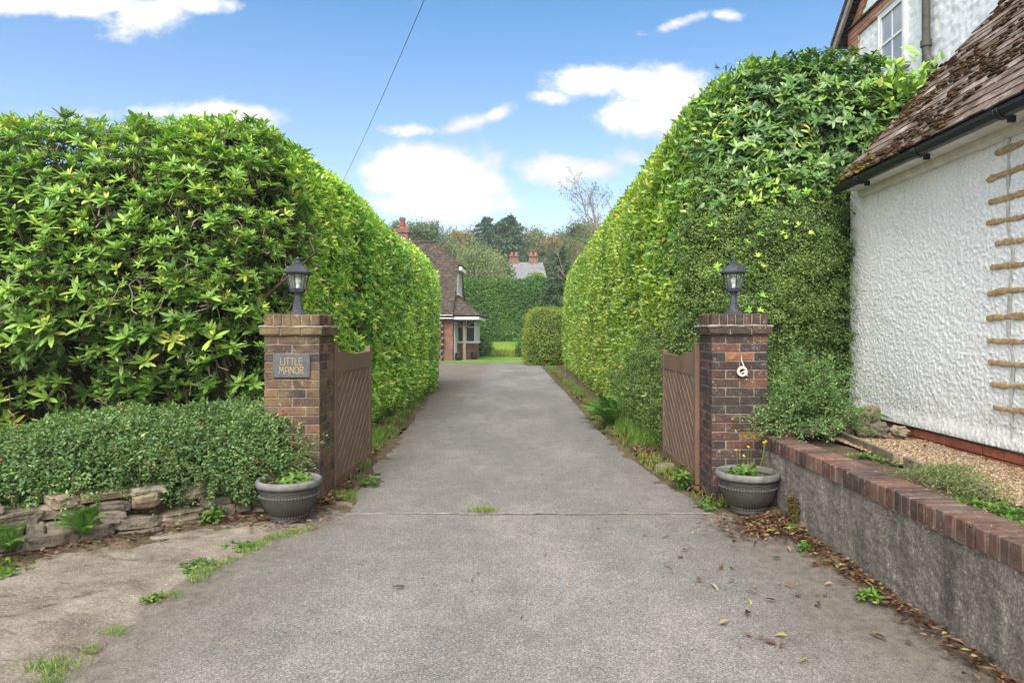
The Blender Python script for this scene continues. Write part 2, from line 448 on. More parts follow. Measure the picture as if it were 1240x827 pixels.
def asphalt_mat():
    m, nt, b = new_mat('asphalt', .88, .25)
    ag = nt.nodes.new('ShaderNodeTexVoronoi'); ag.inputs['Scale'].default_value = 190; lk(nt, pos(nt), ag.inputs['Vector'])
    sep = nt.nodes.new('ShaderNodeSeparateColor'); lk(nt, ag.outputs['Color'], sep.inputs[0])
    c = ramp(nt, [(0, (.13, .122, .113)), (.35, (.24, .226, .21)), (.7, (.325, .308, .288)), (.92, (.42, .40, .375)), (1, (.57, .55, .52))], sep.outputs[0])
    edge = mrange(nt, ag.outputs['Distance'], .0, .6, 1.05, .72)
    mul = nt.nodes.new('ShaderNodeCombineColor'); [lk(nt, edge, mul.inputs[i]) for i in range(3)]
    c = mixc(nt, 1.0, c, mul.outputs[0], 'MULTIPLY')
    # worn pale patches and darker damp-looking ones
    big = noise(nt, .75, 4, .62, mapped(nt, (1, .45, 1)))
    c = mixc(nt, 1.0, c, ramp(nt, [(.28, (.72, .72, .72)), (.47, (.88, .88, .88)), (.60, (1.08, 1.07, 1.06)), (.74, (1.3, 1.285, 1.265))], big), 'MULTIPLY')
    med = noise(nt, 5, 4, .65)
    c = mixc(nt, 1.0, c, ramp(nt, [(.3, (.85, .85, .85)), (.7, (1.13, 1.12, 1.1))], med), 'MULTIPLY')
    # brown dust along the edges of the drive: real dirt, measured from the centre line
    sx = nt.nodes.new('ShaderNodeSeparateXYZ'); lk(nt, pos(nt), sx.inputs[0])
    xx = mth(nt, 'ABSOLUTE', mth(nt, 'ADD', sx.outputs[0], .1))
    d1 = mth(nt, 'ADD', xx, mth(nt, 'MULTIPLY', mth(nt, 'SUBTRACT', noise(nt, 2.2, 4, .65), .5), 1.3))
    c = mixc(nt, mrange(nt, noise(nt, 210, 2, .5), .64, .70, 0, .7), c, (.05, .046, .042))
    c = mixc(nt, mrange(nt, d1, 1.0, 2.0, 0, .62, True), c, ramp(nt, [(.35, (.09, .068, .045)), (.65, (.19, .15, .11))], noise(nt, 14, 4)))
    lk(nt, c, b.inputs['Base Color'])
    bump(nt, b, mth(nt, 'ADD', sep.outputs[1], mth(nt, 'MULTIPLY', noise(nt, 320, 2), .5)), .004, .8)
    return m
ASPHALT = asphalt_mat()

def ground_mat(name, stops, sc=3, fine=60, bd=.012, speck=None):
    m, nt, b = new_mat(name, .95, .1)
    c = ramp(nt, stops, noise(nt, sc, 6, .68))
    c = mixc(nt, 1.0, c, ramp(nt, [(.25, (.6, .6, .6)), (.75, (1.35, 1.35, 1.35))], noise(nt, fine, 3, .6)), 'MULTIPLY')
    if speck: c = mixc(nt, mrange(nt, noise(nt, 120, 2), .66, .7), c, speck)
    lk(nt, c, b.inputs['Base Color'])
    bump(nt, b, noise(nt, fine * .7, 4), bd)
    return m
DIRT = ground_mat('sandy_dirt', [(.3, (.10, .08, .06)), (.45, (.18, .15, .117)), (.6, (.24, .206, .167)), (.75, (.31, .275, .232))], 2.6, 70, .008, (.4, .37, .32))
def dirt_extra():
    nt = DIRT.node_tree; b = nt.nodes['Principled BSDF']; c = b.inputs['Base Color'].links[0].from_socket
    stain = mth(nt, 'MULTIPLY', mrange(nt, noise(nt, 13, 5, .7, mapped(nt, (.5, 1, 1), (0, 0, .7))), .5, .62), mrange(nt, noise(nt, 1.6, 3, .5, mapped(nt, (1, 1, 1), (0, 0, 0), (3, 5, 0))), .42, .6))
    c = mixc(nt, mth(nt, 'MULTIPLY', stain, .8), c, (.075, .055, .03))
    c = mixc(nt, mrange(nt, noise(nt, 150, 2), .62, .68, 0, .7), c, (.46, .43, .38))
    lk(nt, c, b.inputs['Base Color'])
dirt_extra()
VERGE = ground_mat('verge_soil', [(.3, (.05, .04, .022)), (.5, (.11, .085, .05)), (.65, (.16, .12, .075)), (.8, (.11, .13, .04))], 4, 60, .02, (.26, .2, .14))
GROUNDM = ground_mat('rough_ground', [(.3, (.06, .08, .025)), (.55, (.10, .12, .04)), (.8, (.15, .14, .06))], .4, 10, .02)
LAWN = ground_mat('lawn', [(.3, (.10, .19, .03)), (.6, (.15, .25, .04)), (.8, (.19, .27, .06))], .8, 25, .02)
BANK = ground_mat('bank_grass', [(.3, (.11, .19, .03)), (.6, (.18, .27, .045)), (.8, (.24, .28, .07))], .9, 25, .03)
BEDSOIL = ground_mat('bed_soil', [(.3, (.06, .045, .03)), (.55, (.12, .09, .06)), (.8, (.19, .145, .1))], 6, 60, .02)
GRAVELBASE = ground_mat('gravel_base', [(.3, (.2, .14, .085)), (.6, (.33, .24, .15))], 5, 90, .02, (.6, .5, .38))

def pebble_mat():
    m, nt, b = new_mat('pebble', .75, .3)
    lk(nt, ramp(nt, [(0, (.14, .09, .055)), (.35, (.30, .2, .115)), (.65, (.42, .30, .18)), (.88, (.55, .45, .32)), (1, (.68, .63, .55))], tone(nt)), b.inputs['Base Color'])
    return m
PEBBLE = pebble_mat()

def stone_mat():
    m, nt, b = new_mat('rubble_stone', .9, .2)
    c = ramp(nt, [(0, (.10, .082, .065)), (.5, (.185, .157, .125)), (.8, (.25, .19, .115)), (1, (.34, .31, .26))], tone(nt))
    c = mixc(nt, 1.0, c, ramp(nt, [(.25, (.5, .5, .48)), (.5, (1, 1, 1)), (.8, (1.5, 1.48, 1.42))], noise(nt, 16, 5, .65)), 'MULTIPLY')
    c = mixc(nt, mrange(nt, noise(nt, 9, 3), .58, .7, 0, .6), c, (.09, .10, .035))
    lk(nt, c, b.inputs['Base Color']); bump(nt, b, noise(nt, 45, 4), .012)
    return m
STONE = stone_mat()

def block_mat():
    m, nt, b = new_mat('concrete_block', .92, .15)
    c = ramp(nt, [(.25, (.10, .092, .083)), (.5, (.225, .205, .182)), (.7, (.32, .295, .265))], noise(nt, 2.4, 6, .7, mapped(nt, (1, 1.2, .6))))
    st = noise(nt, 9, 4, .6, mapped(nt, (1, 1, .12)))
    c = mixc(nt, 1.0, c, ramp(nt, [(.3, (.6, .6, .62)), (.7, (1.3, 1.28, 1.25))], st), 'MULTIPLY')
    vo_ = nt.nodes.new('ShaderNodeTexVoronoi'); vo_.inputs['Scale'].default_value = 110; lk(nt, pos(nt), vo_.inputs['Vector'])
    vs_ = nt.nodes.new('ShaderNodeSeparateColor'); lk(nt, vo_.outputs['Color'], vs_.inputs[0])
    c = mixc(nt, 1.0, c, ramp(nt, [(0, (.7, .7, .7)), (.5, (1, 1, 1)), (.88, (1.2, 1.18, 1.15)), (1, (1.8, 1.75, 1.65))], vs_.outputs[0]), 'MULTIPLY')
    c = mixc(nt, mrange(nt, noise(nt, 85, 2, .5, mapped(nt, (1, 1, 1), (0, 0, 0), (7, 3, 1))), .60, .66, 0, .5), c, (.07, .06, .055))
    lk(nt, c, b.inputs['Base Color']); bump(nt, b, noise(nt, 80, 4, .65), .012)
    return m
BLOCK = block_mat()

def render_mat(name, c0, dirty=.4):
    m, nt, b = new_mat(name, .9, .2)
    v = noise(nt, 1.3, 5, .6)
    c = ramp(nt, [(.3, tuple(x * .93 for x in c0)), (.65, c0)], v)
    # grime lying between the lumps of the roughcast
    g = mth(nt, 'MULTIPLY', mrange(nt, noise(nt, 40, 3, .6), .52, .66), mrange(nt, noise(nt, 1.2, 4, .6, mapped(nt, (1, 1, .6))), .3, .7, .35, 1))
    c = mixc(nt, mth(nt, 'MULTIPLY', g, dirty), c, (.42, .42, .40))
    sz_ = nt.nodes.new('ShaderNodeSeparateXYZ'); lk(nt, pos(nt), sz_.inputs[0])
    sp_ = mth(nt, 'ADD', sz_.outputs[2], mth(nt, 'MULTIPLY', mth(nt, 'SUBTRACT', noise(nt, 5, 5, .7), .5), .7))
    c = mixc(nt, mrange(nt, sp_, .95, .62, 0, .38, True), c, (.36, .33, .26))       # mud splashed up from the bed
    stk = mth(nt, 'MULTIPLY', mrange(nt, noise(nt, 7, 4, .6, mapped(nt, (1, 1, .07))), .52, .7), mrange(nt, sp_, 1.9, 3.0, 0, .35))
    c = mixc(nt, stk, c, (.45, .46, .43))                                          # rain streaks under the gutter
    lk(nt, c, b.inputs['Base Color'])
    bump(nt, b, noise(nt, 95, 3, .6), .006, .6)
    return m
RENDERW = render_mat('white_roughcast', (.80, .815, .82), .6)
RENDERU = render_mat('pale_roughcast', (.77, .80, .83), .25)

def tile_mat(name, stops, mossy=.7, mossc=(.05, .032, .016)):
    m, nt, b = new_mat(name, .85, .25)
    c = ramp(nt, stops, tone(nt))
    c = mixc(nt, 1.0, c, ramp(nt, [(.3, (.7, .7, .7)), (.7, (1.25, 1.25, 1.25))], noise(nt, 20, 4)), 'MULTIPLY')
    c = mixc(nt, mrange(nt, noise(nt, 7, 5, .7, mapped(nt, (1, .5, 1))), .45, .56, 0, mossy), c, mossc)
    c = mixc(nt, mrange(nt, noise(nt, 60, 2), .64, .7, 0, .6), c, (.40, .35, .31))
    lk(nt, c, b.inputs['Base Color']); bump(nt, b, noise(nt, 50, 4), .008)
    return m
TILE = tile_mat('clay_roof_tile', [(0, (.10, .066, .054)), (.5, (.19, .135, .115)), (1, (.37, .31, .285))])
FARTILE = tile_mat('brown_roof_tile', [(0, (.085, .055, .045)), (1, (.17, .105, .08))], .35, (.09, .075, .05))
def far_tile():
    m, nt, b = new_mat('brown_roof_tile', .9, .2)
    sx_ = nt.nodes.new('ShaderNodeSeparateXYZ'); lk(nt, pos(nt), sx_.inputs[0])
    cb_ = nt.nodes.new('ShaderNodeCombineXYZ'); lk(nt, mth(nt, 'ADD', sx_.outputs[0], sx_.outputs[1]), cb_.inputs[0]); lk(nt, sx_.outputs[2], cb_.inputs[1])
    t = nt.nodes.new('ShaderNodeTexBrick'); lk(nt, cb_.outputs[0], t.inputs['Vector'])
    for k_, v_ in (('Scale', 1), ('Brick Width', .24), ('Row Height', .1), ('Mortar Size', .012)): t.inputs[k_].default_value = v_
    t.inputs['Color1'].default_value = (.05, .04, .036, 1); t.inputs['Color2'].default_value = (.09, .068, .06, 1); t.inputs['Mortar'].default_value = (.025, .018, .016, 1)
    c = mixc(nt, 1.0, t.outputs[0], ramp(nt, [(.3, (.6, .6, .6)), (.7, (1.35, 1.3, 1.2))], noise(nt, 3, 5, .7)), 'MULTIPLY')
    c = mixc(nt, mrange(nt, noise(nt, 6, 4, .7), .52, .62, 0, .5), c, (.13, .125, .07))
    lk(nt, c, b.inputs['Base Color']); return m
FARTILE = far_tile()
FARSLATE = simple('grey_slate_roof', (.17, .17, .175), .8, .3, .3, 3)

def paint_mat():
    m, nt, b = new_mat('brown_gate_paint', .6, .35)
    base = ramp(nt, [(.3, (.145, .087, .058)), (.7, (.205, .128, .088))], noise(nt, 3.5, 4, .6))
    base = mixc(nt, mrange(nt, noise(nt, 40, 3), .6, .72, 0, .35), base, (.07, .045, .032))
    worn = mth(nt, 'MULTIPLY', tone(nt), mrange(nt, noise(nt, 5, 4, .7), .36, .56))
    c = mixc(nt, worn, base, (.44, .36, .28))
    lk(nt, c, b.inputs['Base Color']); bump(nt, b, noise(nt, 25, 3), .002); return m
PAINT = paint_mat()

def pot_mat():
    m, nt, b = new_mat('grey_pot', .65, .35)
    c = ramp(nt, [(.25, (.034, .033, .033)), (.55, (.058, .055, .053)), (.8, (.10, .092, .083))], noise(nt, 7, 5, .65))
    c = mixc(nt, tone(nt), c, ramp(nt, [(.3, (.10, .10, .098)), (.7, (.24, .232, .22))], noise(nt, 16, 4)))
    lk(nt, c, b.inputs['Base Color']); bump(nt, b, noise(nt, 60, 3), .003); return m
POT = pot_mat()
MORTARFILL = simple('sandy_filler', (.40, .28, .15), .95, .1, .3, 25, .006)
GREYFILL = simple('grey_filler', (.46, .45, .43), .95, .1, .25, 20, .006)
PIPEM = simple('mossy_downpipe', (.085, .075, .065), .6, .4, .5, 6)
BULB = simple('white_bulb', (.8, .8, .78), .35, .5, .03, 5)

# ================================================================== SETTING
def strip(name, rows, mat, label=None):
    """rows: array (n, m, 3)"""
    return tag(MB().grid(np.asarray(rows)).build(name, mat, smooth=True), kind='structure')

# ground sheet to the horizon, rising gently beyond the garden
gy = np.concatenate([np.linspace(-30, 40, 60), np.linspace(42, 160, 60), np.linspace(180, 1500, 12)])
gx = np.concatenate([np.linspace(-900, -80, 8), np.linspace(-70, 70, 71), np.linspace(80, 900, 8)])
Yg, Xg = np.meshgrid(gy, gx, indexing='ij')
def hillz(x, y): return sstep(48, 120, y) * 6.0 + sstep(46, 60, y) * .6 - .03
G = np.stack([Xg, Yg, hillz(Xg, Yg)], -1)
strip('ground', G, GROUNDM)

# driveway: edges measured from the photo (plan coordinates)
ye = np.array([-2, 2.0, 3.0, 4.2, 4.8, 5.2, 5.6, 6.5, 8, 10.5, 16, 20, 24, 30, 36.4])
xl = np.array([-2.2, -2.1, -2.05, -2.05, -1.9, -1.65, -1.55, -1.6, -1.72, -1.9, -2.3, -2.7, -3.4, -4.6, -7.0])
xr = np.array([2.1, 2.1, 2.05, 2.0, 1.95, 1.8, 1.55, 1.35, 1.2, 1.05, .95, .85, .75, .6, .8])
ys = np.concatenate([np.arange(-2, 12, .12), np.arange(12, 36.5, .5)])
L_ = np.interp(ys, ye, xl) + .05 * vnoise(np.stack([ys * 0, ys, ys * 0], 1), 2.5, 3); R_ = np.interp(ys, ye, xr)
us = np.linspace(0, 1, 40)
rows = np.stack([L_[:, None] * (1 - us) + R_[:, None] * us, np.repeat(ys[:, None], 40, 1), np.zeros((len(ys), 40))], -1)
rows[..., 2] = .006 + .006 * vnoise(rows, .7, 5)
far = strip('driveway', rows, ASPHALT)

# pale concrete channel across the mouth of the drive, with the joint
xs = np.linspace(-1.55, 1.5, 120)
e0 = 5.53 + .012 * vnoise(np.stack([xs, xs * 0, xs * 0], 1), 6, 1) ; e1 = e0 + .028 + .012 * vnoise(np.stack([xs, xs * 0, xs * 0], 1), 9, 2)
JOINT = simple('joint_filler', (.20, .19, .172), .95, .1, .4, 12, .004)
jr = np.stack([np.stack([xs, e0, xs * 0 + .008], 1), np.stack([xs, (e0 + e1) / 2, xs * 0 + .0145 + .003 * vnoise(np.stack([xs, xs * 0, xs * 0], 1), 7, 4)], 1), np.stack([xs, e1, xs * 0 + .008], 1)], 0)
strip('driveway_joint', jr, JOINT)

# sandy strip left of the tarmac
ys2 = np.arange(-2, 5.9, .035)
a = np.interp(ys2, ye, xl)
wl = -2.27 + (ys2 - 5.37) * .9 - .25
wl = np.where(ys2 < 3.0, wl - 3, wl)
rows = []
us = np.linspace(0, 1, 60) ** 1.9
nz = vnoise(np.stack([ys2 * 0, ys2, ys2 * 0], 1), 3, 11) * .10 + vnoise(np.stack([ys2 * 0, ys2, ys2 * 0], 1), 12, 12) * .04
e = a + .12 + nz
Xs = e[:, None] * (1 - us) + np.minimum(wl, e - .2)[:, None] * us
rows = np.stack([Xs, np.repeat(ys2[:, None], 60, 1), 0 * Xs], -1)
rows[..., 2] = -.002 + .03 * sstep(0, .3, e[:, None] - Xs) + .011 * fbm(rows, 3, 4) + .006 * fbm(rows, 11, 14)
strip('sandy_path', rows, DIRT)

# soil verges each side of the drive
def verge(name, edge_x, out_x, y0, y1, zin, mat, sd):
    y = np.arange(y0, y1, .045)
    z0 = np.stack([y * 0, y, y * 0], 1)
    e = edge_x(y) + sd * (.10 * vnoise(z0, 1.6, 21) + .06 * vnoise(z0, 6, 22))
    o = out_x(y)
    u = np.linspace(0, 1, 34) ** 1.6
    X = e[:, None] * (1 - u) + o[:, None] * u
    r = np.stack([X, np.repeat(y[:, None], 34, 1), 0 * X], -1)
    r[..., 2] = -.004 + .022 * sstep(0, .12, u)[None] + zin * sstep(0.05, .6, u)[None] + .009 * fbm(r, 9, 9) + .010 * fbm(r, 3, 19)
    return strip(name, r, mat)
verge('verge_soil', lambda y: np.interp(y, ye, xl) + .06, lambda y: np.full_like(y, -3.2), 5.55, 24, .05, VERGE, 1)
verge('verge_soil', lambda y: np.interp(y, ye, xr) - .06, lambda y: np.full_like(y, 2.9), 5.35, 31, .07, VERGE, -1)
verge('wall_foot_dirt', lambda y: np.full_like(y, 1.93), lambda y: np.full_like(y, 2.06), 1.5, 5.8, .035, VERGE, -1)
tq = np.linspace(0, 4.3, 130); uu = np.linspace(0, 1, 26) ** 1.4
p0 = np.array([-2.12, 5.62]); dq = nrm(np.array([-3.08, -3.02])); nq = np.array([-dq[1], dq[0]]); nq = nq if nq[1] < 0 else -nq
wq = .34 + .10 * vnoise(np.stack([tq, tq * 0, tq * 0], 1), 2.5, 31) + .06 * vnoise(np.stack([tq, tq * 0, tq * 0], 1), 9, 32)
PQ = p0 + dq * tq[:, None]
r = np.zeros((130, 26, 3)); off_ = wq[:, None] * (1 - uu) - .1 * uu
r[..., :2] = PQ[:, None] + nq * off_[..., None]
r[..., 2] = .018 + .045 * sstep(0, .8, uu)[None] + .012 * fbm(r, 8, 9) + .01 * fbm(r, 3, 19)
strip('wall_foot_soil', r, VERGE)
# bank of earth behind the left stone wall
bx = np.linspace(-8, -2.0, 50); by = np.linspace(3.0, 7.5, 40)
BX, BY = np.meshgrid(bx, by)
dist = ((BY - 5.45) - (BX + 2.3) * 1.0) * .7
r = np.stack([BX, BY, np.clip(dist * 1.5, -.15, .30) + .04 * fbm(np.stack([BX, BY, BX * 0], -1), 3, 8)], -1)
strip('earth_bank', r, VERGE)

# raised bed on the right
bx = np.linspace(2.15, 3.42, 30); by = np.linspace(1.0, 7.6, 120)
BX, BY = np.meshgrid(bx, by)
BZ = .555 - .03 * sstep(2.5, 2.7, BX) + .015 * fbm(np.stack([BX, BY, BX * 0], -1), 4, 3)
strip('garden_bed', np.stack([BX, BY, BZ], -1), BEDSOIL)
bx = np.linspace(2.58, 3.36, 24); by = np.linspace(1.0, 6.3, 90)
BX, BY = np.meshgrid(bx, by)
GZ = lambda x, y: .57 - .012 * sstep(2.7, 3.3, x) + .012 * vnoise(np.stack([x, y, x * 0], -1), 3, 31)
strip('gravel_bed', np.stack([BX, BY, GZ(BX, BY)], -1), GRAVELBASE)
n = 16000
px_ = rng.uniform(2.56, 3.33, n); py_ = 2.3 + 4.1 * rng.random(n)
mb = MB()
cub = np.array([[-1, -1, -1], [1, -1, -1], [1, 1, -1], [-1, 1, -1], [-1, -1, 1], [1, -1, 1], [1, 1, 1], [-1, 1, 1]]) * .6
cf = np.array([[0, 3, 2, 1], [4, 5, 6, 7], [0, 1, 5, 4], [1, 2, 6, 5], [2, 3, 7, 6], [3, 0, 4, 7]])
sz = rng.uniform(.0045, .0105, n)
V = cub[None] * sz[:, None, None] * rng.uniform(.6, 1.35, (n, 8, 3))
ang = rng.uniform(0, PI, n); c, s_ = np.cos(ang), np.sin(ang)
V = np.stack([V[..., 0] * c[:, None] - V[..., 1] * s_[:, None], V[..., 0] * s_[:, None] + V[..., 1] * c[:, None], V[..., 2] * .75], -1)
V += np.stack([px_, py_, GZ(px_, py_) + sz * .45], -1)[:, None]
mb.add(V.reshape(-1, 3), (np.arange(n)[:, None, None] * 8 + cf[None]).reshape(-1, 4), np.repeat(np.clip(rng.normal(.5, .25, n), 0, 1), 6))
tag(mb.build('gravel', PEBBLE, smooth=True), kind='stuff', label='loose tan gravel spread between the white wall and timber edging', cat='gravel')

# lawn and grassy bank at the end of the drive
u = np.linspace(-7, 8, 80); v = np.linspace(35.6, 45.0, 30)
A, B = np.meshgrid(u, v)
e = sstep(0, 1, (B - 35.6) / 1)
strip('lawn', np.stack([A, B + .25 * (1 - e) * np.sin(A * .9) + .9 * (1 - e) * sstep(-1, 1.5, A) * -1.2, .012 + .05 * e + 0 * A], -1), LAWN)
v = np.linspace(0, 1, 14)
A, B = np.meshgrid(np.linspace(-5, 9, 90), v)
r = np.stack([A, 43.4 + B * 3.6, -.1 + 1.1 * sstep(-.1, 1, B) ** .8], -1); r[..., 2] += .06 * fbm(r, .9, 4)
strip('grass_bank', r, BANK)

# ================================================================== BRICK PIERS
def pier(x0, x1, y0, y1, top, mat, label, dark):
    root = thing('brick_pier', label, 'gate pier', ((x0 + x1) / 2, (y0 + y1) / 2, 0), 'gate piers')
    sh = MB(); mo = MB(); cp = MB()
    capz = top - .103 - .075
    nC = int(round((capz + .08) / .0755)); z = capz
    mo.box((x0 + .007, y0 + .007, -.05), (x1 - .007, y1 - .007, capz + .01))
    w = x1 - x0; d = y1 - y0
    def run(a0, a1, start):     # brick ends along one face: alternating stretcher bond
        cuts = [a0]; p = a0 + start
        while p < a1 - .04: cuts.append(p); p += w / 2.0
        cuts.append(a1); return cuts
    for c in range(nC):
        zt = z - .0095 * .5; zb = z - .0755 + .0095 * .5
        off = (.5 if c % 2 else .25) * w
        def tn():
            return float(np.clip(rng.normal(.34 if dark else .42, .24), 0, 1))
        jj = .003
        xs_ = run(x0, x1, off)
        for k in range(len(xs_) - 1):
            a = xs_[k] + (.005 if k else 0); b = xs_[k + 1] - (.005 if k < len(xs_) - 2 else 0)
            for yy in ((y0, y0 + .105), (y1 - .105, y1)):
                q = rng.uniform(-.002, .002)
                sh.bbox((a, yy[0] + q, zb), (b, yy[1] + q, zt), .003, tn(), .0012)
        ys_ = run(y0 + .115, y1 - .115, (.11 if c % 2 else .22) * d / .44)
        for k in range(len(ys_) - 1):
            a = ys_[k] + (.005 if k else 0); b = ys_[k + 1] - (.005 if k < len(ys_) - 2 else 0)
            for xx in ((x0, x0 + .1), (x1 - .1, x1)):
                q = rng.uniform(-.002, .002)
                sh.bbox((xx[0] + q, a, zb), (xx[1] + q, b, zt), .003, tn(), .0012)
        z -= .0755
    s = sh.build('shaft', mat, root)
    mo.build('mortar', MORTAR, s)
    # oversailing course and brick-on-edge cap
    o = .034; z0 = capz; z1 = capz + .072
    def ring(z0, z1, o, pitch, tone_mu):
        X0, X1, Y0, Y1 = x0 - o, x1 + o, y0 - o, y1 + o
        n = max(2, round((X1 - X0) / pitch)); p = (X1 - X0) / n
        for k in range(n):
            for yy in ((Y0, Y0 + .105), (Y1 - .105, Y1)):
                cp.bbox((X0 + k * p + .005, yy[0], z0), (X0 + (k + 1) * p - .005, yy[1], z1), .007, float(np.clip(rng.normal(tone_mu, .25), 0, 1)), .003)
        n = max(2, round((Y1 - Y0 - .21) / pitch)); p = (Y1 - Y0 - .22) / n
        for k in range(n):
            for xx in ((X0, X0 + .105), (X1 - .105, X1)):
                cp.bbox((xx[0], Y0 + .11 + k * p + .005, z0), (xx[1], Y0 + .11 + (k + 1) * p - .005, z1), .007, float(np.clip(rng.normal(tone_mu, .25), 0, 1)), .003)
    ring(z0 + .004, z1, o, .215, .45)
    ring(z1 + .008, top, .004, .075, .4)
    c = cp.build('cap', mat, root)
    m2 = MB()
    m2.box((x0 - o + .012, y0 - o + .012, z0 + .002), (x1 + o - .012, y1 + o - .012, z1 + .003))
    # weathered mortar flaunching on the oversailing course
    for k in range(4):
        pts = np.array([[x0 - .03, y0 - .03], [x1 + .03, y0 - .03], [x1 + .03, y1 + .03], [x0 - .03, y1 + .03], [x0 - .03, y0 - .03]])
        a, b = pts[k], pts[k + 1]
        t = np.linspace(0, 1, 40)[:, None]
        P = np.concatenate([a * (1 - t) + b * t, np.full((40, 1), z1 + .004)], 1)
        P += .008 * np.stack([vnoise(P, 22, 1), vnoise(P, 22, 2), .5 * vnoise(P, 22, 3)], -1) + [0, 0, -.003]
        m2.tube(P, .0105 + .006 * vnoise(P, 25, 4), 6)
    m2.box((x0 + .008, y0 + .008, z1), (x1 - .008, y1 - .008, top - .006))
    m2.build('mortar', MORTAR, c)
    return root
PL = (-2.235, -1.765, 5.77, 6.19); PR = (1.565, 2.045, 5.83, 6.25)
pier(*PL, 1.63, BRICKL, 'yellow stained brick gate pier carrying the slate name plaque', False)
pier(*PR, 1.638, BRICK, 'dark purple brick gate pier with a coil of white rope on it', True)

# ------------------------------------------------------------------ lanterns
def lantern(x, y, z, label):
    root = thing('pillar_lantern', label, 'lantern', (x, y, z), 'lanterns on the gate piers')
    b = MB(); h = PI / 6
    b.lathe([(0, .0), (.088, .0), (.088, .012), (.078, .022), (.06, .030), (.052, .04), (.046, .045)], (x, y, z), 24)
    b.lathe([(.046, .045), (.036, .09), (.029, .15), (.027, .175), (.034, .183), (.034, .195), (.0, .195)], (x, y, z), 6, ph=h)
    b.build('base', IRON, root)
    c = MB()
    c.lathe([(.0, .192), (.05, .197), (.066, .205), (.069, .222), (.062, .226), (.0, .226)], (x, y, z), 6, ph=h)
    r0, r1, z0, z1 = .064, .096, .222, .372
    for k in range(6):
        a = h + k * PI / 3
        c.tube([(x + r0 * math.cos(a), y + r0 * math.sin(a), z + z0), (x + r1 * math.cos(a), y + r1 * math.sin(a), z + z1)], .0062, 5)
    for (r, zz) in ((r0, z0 + .006), (r1, z1 - .004)):
        an = h + np.arange(7) * PI / 3
        c.tube(np.stack([x + r * np.cos(an), y + r * np.sin(an), np.full(7, z + zz)], 1), .006, 5)
    cg = c.build('cage', IRON, root)
    for k in range(6):
        g = MB(); a0 = h + k * PI / 3; a1 = a0 + PI / 3
        q = [(r0 * .97 * math.cos(a0), r0 * .97 * math.sin(a0), z0), (r0 * .97 * math.cos(a1), r0 * .97 * math.sin(a1), z0), (r1 * .97 * math.cos(a1), r1 * .97 * math.sin(a1), z1), (r1 * .97 * math.cos(a0), r1 * .97 * math.sin(a0), z1)]
        g.add(np.array(q) + np.array((x, y, z)), [[0, 1, 2, 3]])
        g.build('glass_pane', LGLASS, cg)
    f = MB()
    f.lathe([(.0, .362), (.112, .362), (.124, .366), (.126, .374), (.112, .383), (.095, .405), (.07, .428), (.044, .444), (.03, .452)], (x, y, z), 6, ph=h)
    f.lathe([(.03, .45), (.032, .46), (.022, .468), (.016, .476), (.019, .485), (.02, .494), (.012, .504), (.005, .512), (.0, .52)], (x, y, z), 14)
    f.build('roof', IRON, root)
    bu = MB()
    bu.lathe([(.0, .226), (.017, .226), (.017, .262), (.014, .264), (.02, .275), (.028, .295), (.026, .315), (.015, .33), (.0, .334)], (x, y, z), 16)
    bu.build('bulb', BULB, root, True)
    return root
lantern(-2.02, 5.98, 1.628, 'black six sided lantern on the pier with the name plaque')
lantern(1.815, 6.04, 1.636, 'black six sided lantern on the pier with the rope coil')

# ------------------------------------------------------------------ name plaque
npl = thing('name_plaque', 'dark slate house name plaque reading LITTLE MANOR in gold letters', 'sign', (-1.99, 5.77, 1.18))
W_, H_ = .312, .192; cx, cz = -1.998, 1.192; yf = 5.752
MB().bbox((cx - W_ / 2, yf, cz - H_ / 2), (cx + W_ / 2, 5.772, cz + H_ / 2), .004).build('plaque', SLATE, npl)
GL = {'L': (.5, [[(0, 1), (0, 0), (.5, 0)]]), 'I': (.06, [[(.03, 1), (.03, 0)]]), 'T': (.6, [[(0, 1), (.6, 1)], [(.3, 1), (.3, 0)]]),
      'E': (.5, [[(.5, 1), (0, 1), (0, 0), (.5, 0)], [(0, .62), (.42, .62)]]),
      'M': (.85, [[(0, 0), (.14, 1), (.42, .35), (.71, 1), (.85, 0)]]),
      'A': (.72, [[(0, 0), (.16, 1), (.54, 1), (.72, 0)], [(.07, .36), (.65, .36)]]),
      'N': (.62, [[(0, 0), (0, 1), (.62, 0), (.62, 1)]]),
      'O': (.72, [[(.36 + .36 * math.cos(t), .5 + .5 * math.sin(t)) for t in np.linspace(0, 2 * PI, 25)]]),
      'R': (.58, [[(0, 0), (0, 1), (.36, 1), (.5, .93), (.55, .79), (.5, .65), (.36, .57), (0, .54)], [(.26, .56), (.58, 0)]])}
let = MB()
def word(w, xc, z0, h, width):
    gap = .22; tot = sum(GL[c][0] for c in w) + gap * (len(w) - 1); sc = width / tot; x = xc - width / 2
    for c in w:
        for st in GL[c][1]:
            for (a, b) in zip(st[:-1], st[1:]):
                p = np.array([x + a[0] * sc, z0 + a[1] * h]); q = np.array([x + b[0] * sc, z0 + b[1] * h])
                d = nrm(q - p); n_ = np.array([-d[1], d[0]]) * .0025; p = p - d * .0028; q = q + d * .0028
                let.prism([p - n_, q - n_, q + n_, p + n_], 'y', yf - .0022 - rng.uniform(0, .0008), yf + .0005)
        x += (GL[c][0] + gap) * sc
word('LITTLE', cx, cz + .012, .057, .178); word('MANOR', cx, cz - .062, .057, .205)
let.build('lettering', GOLD, npl)

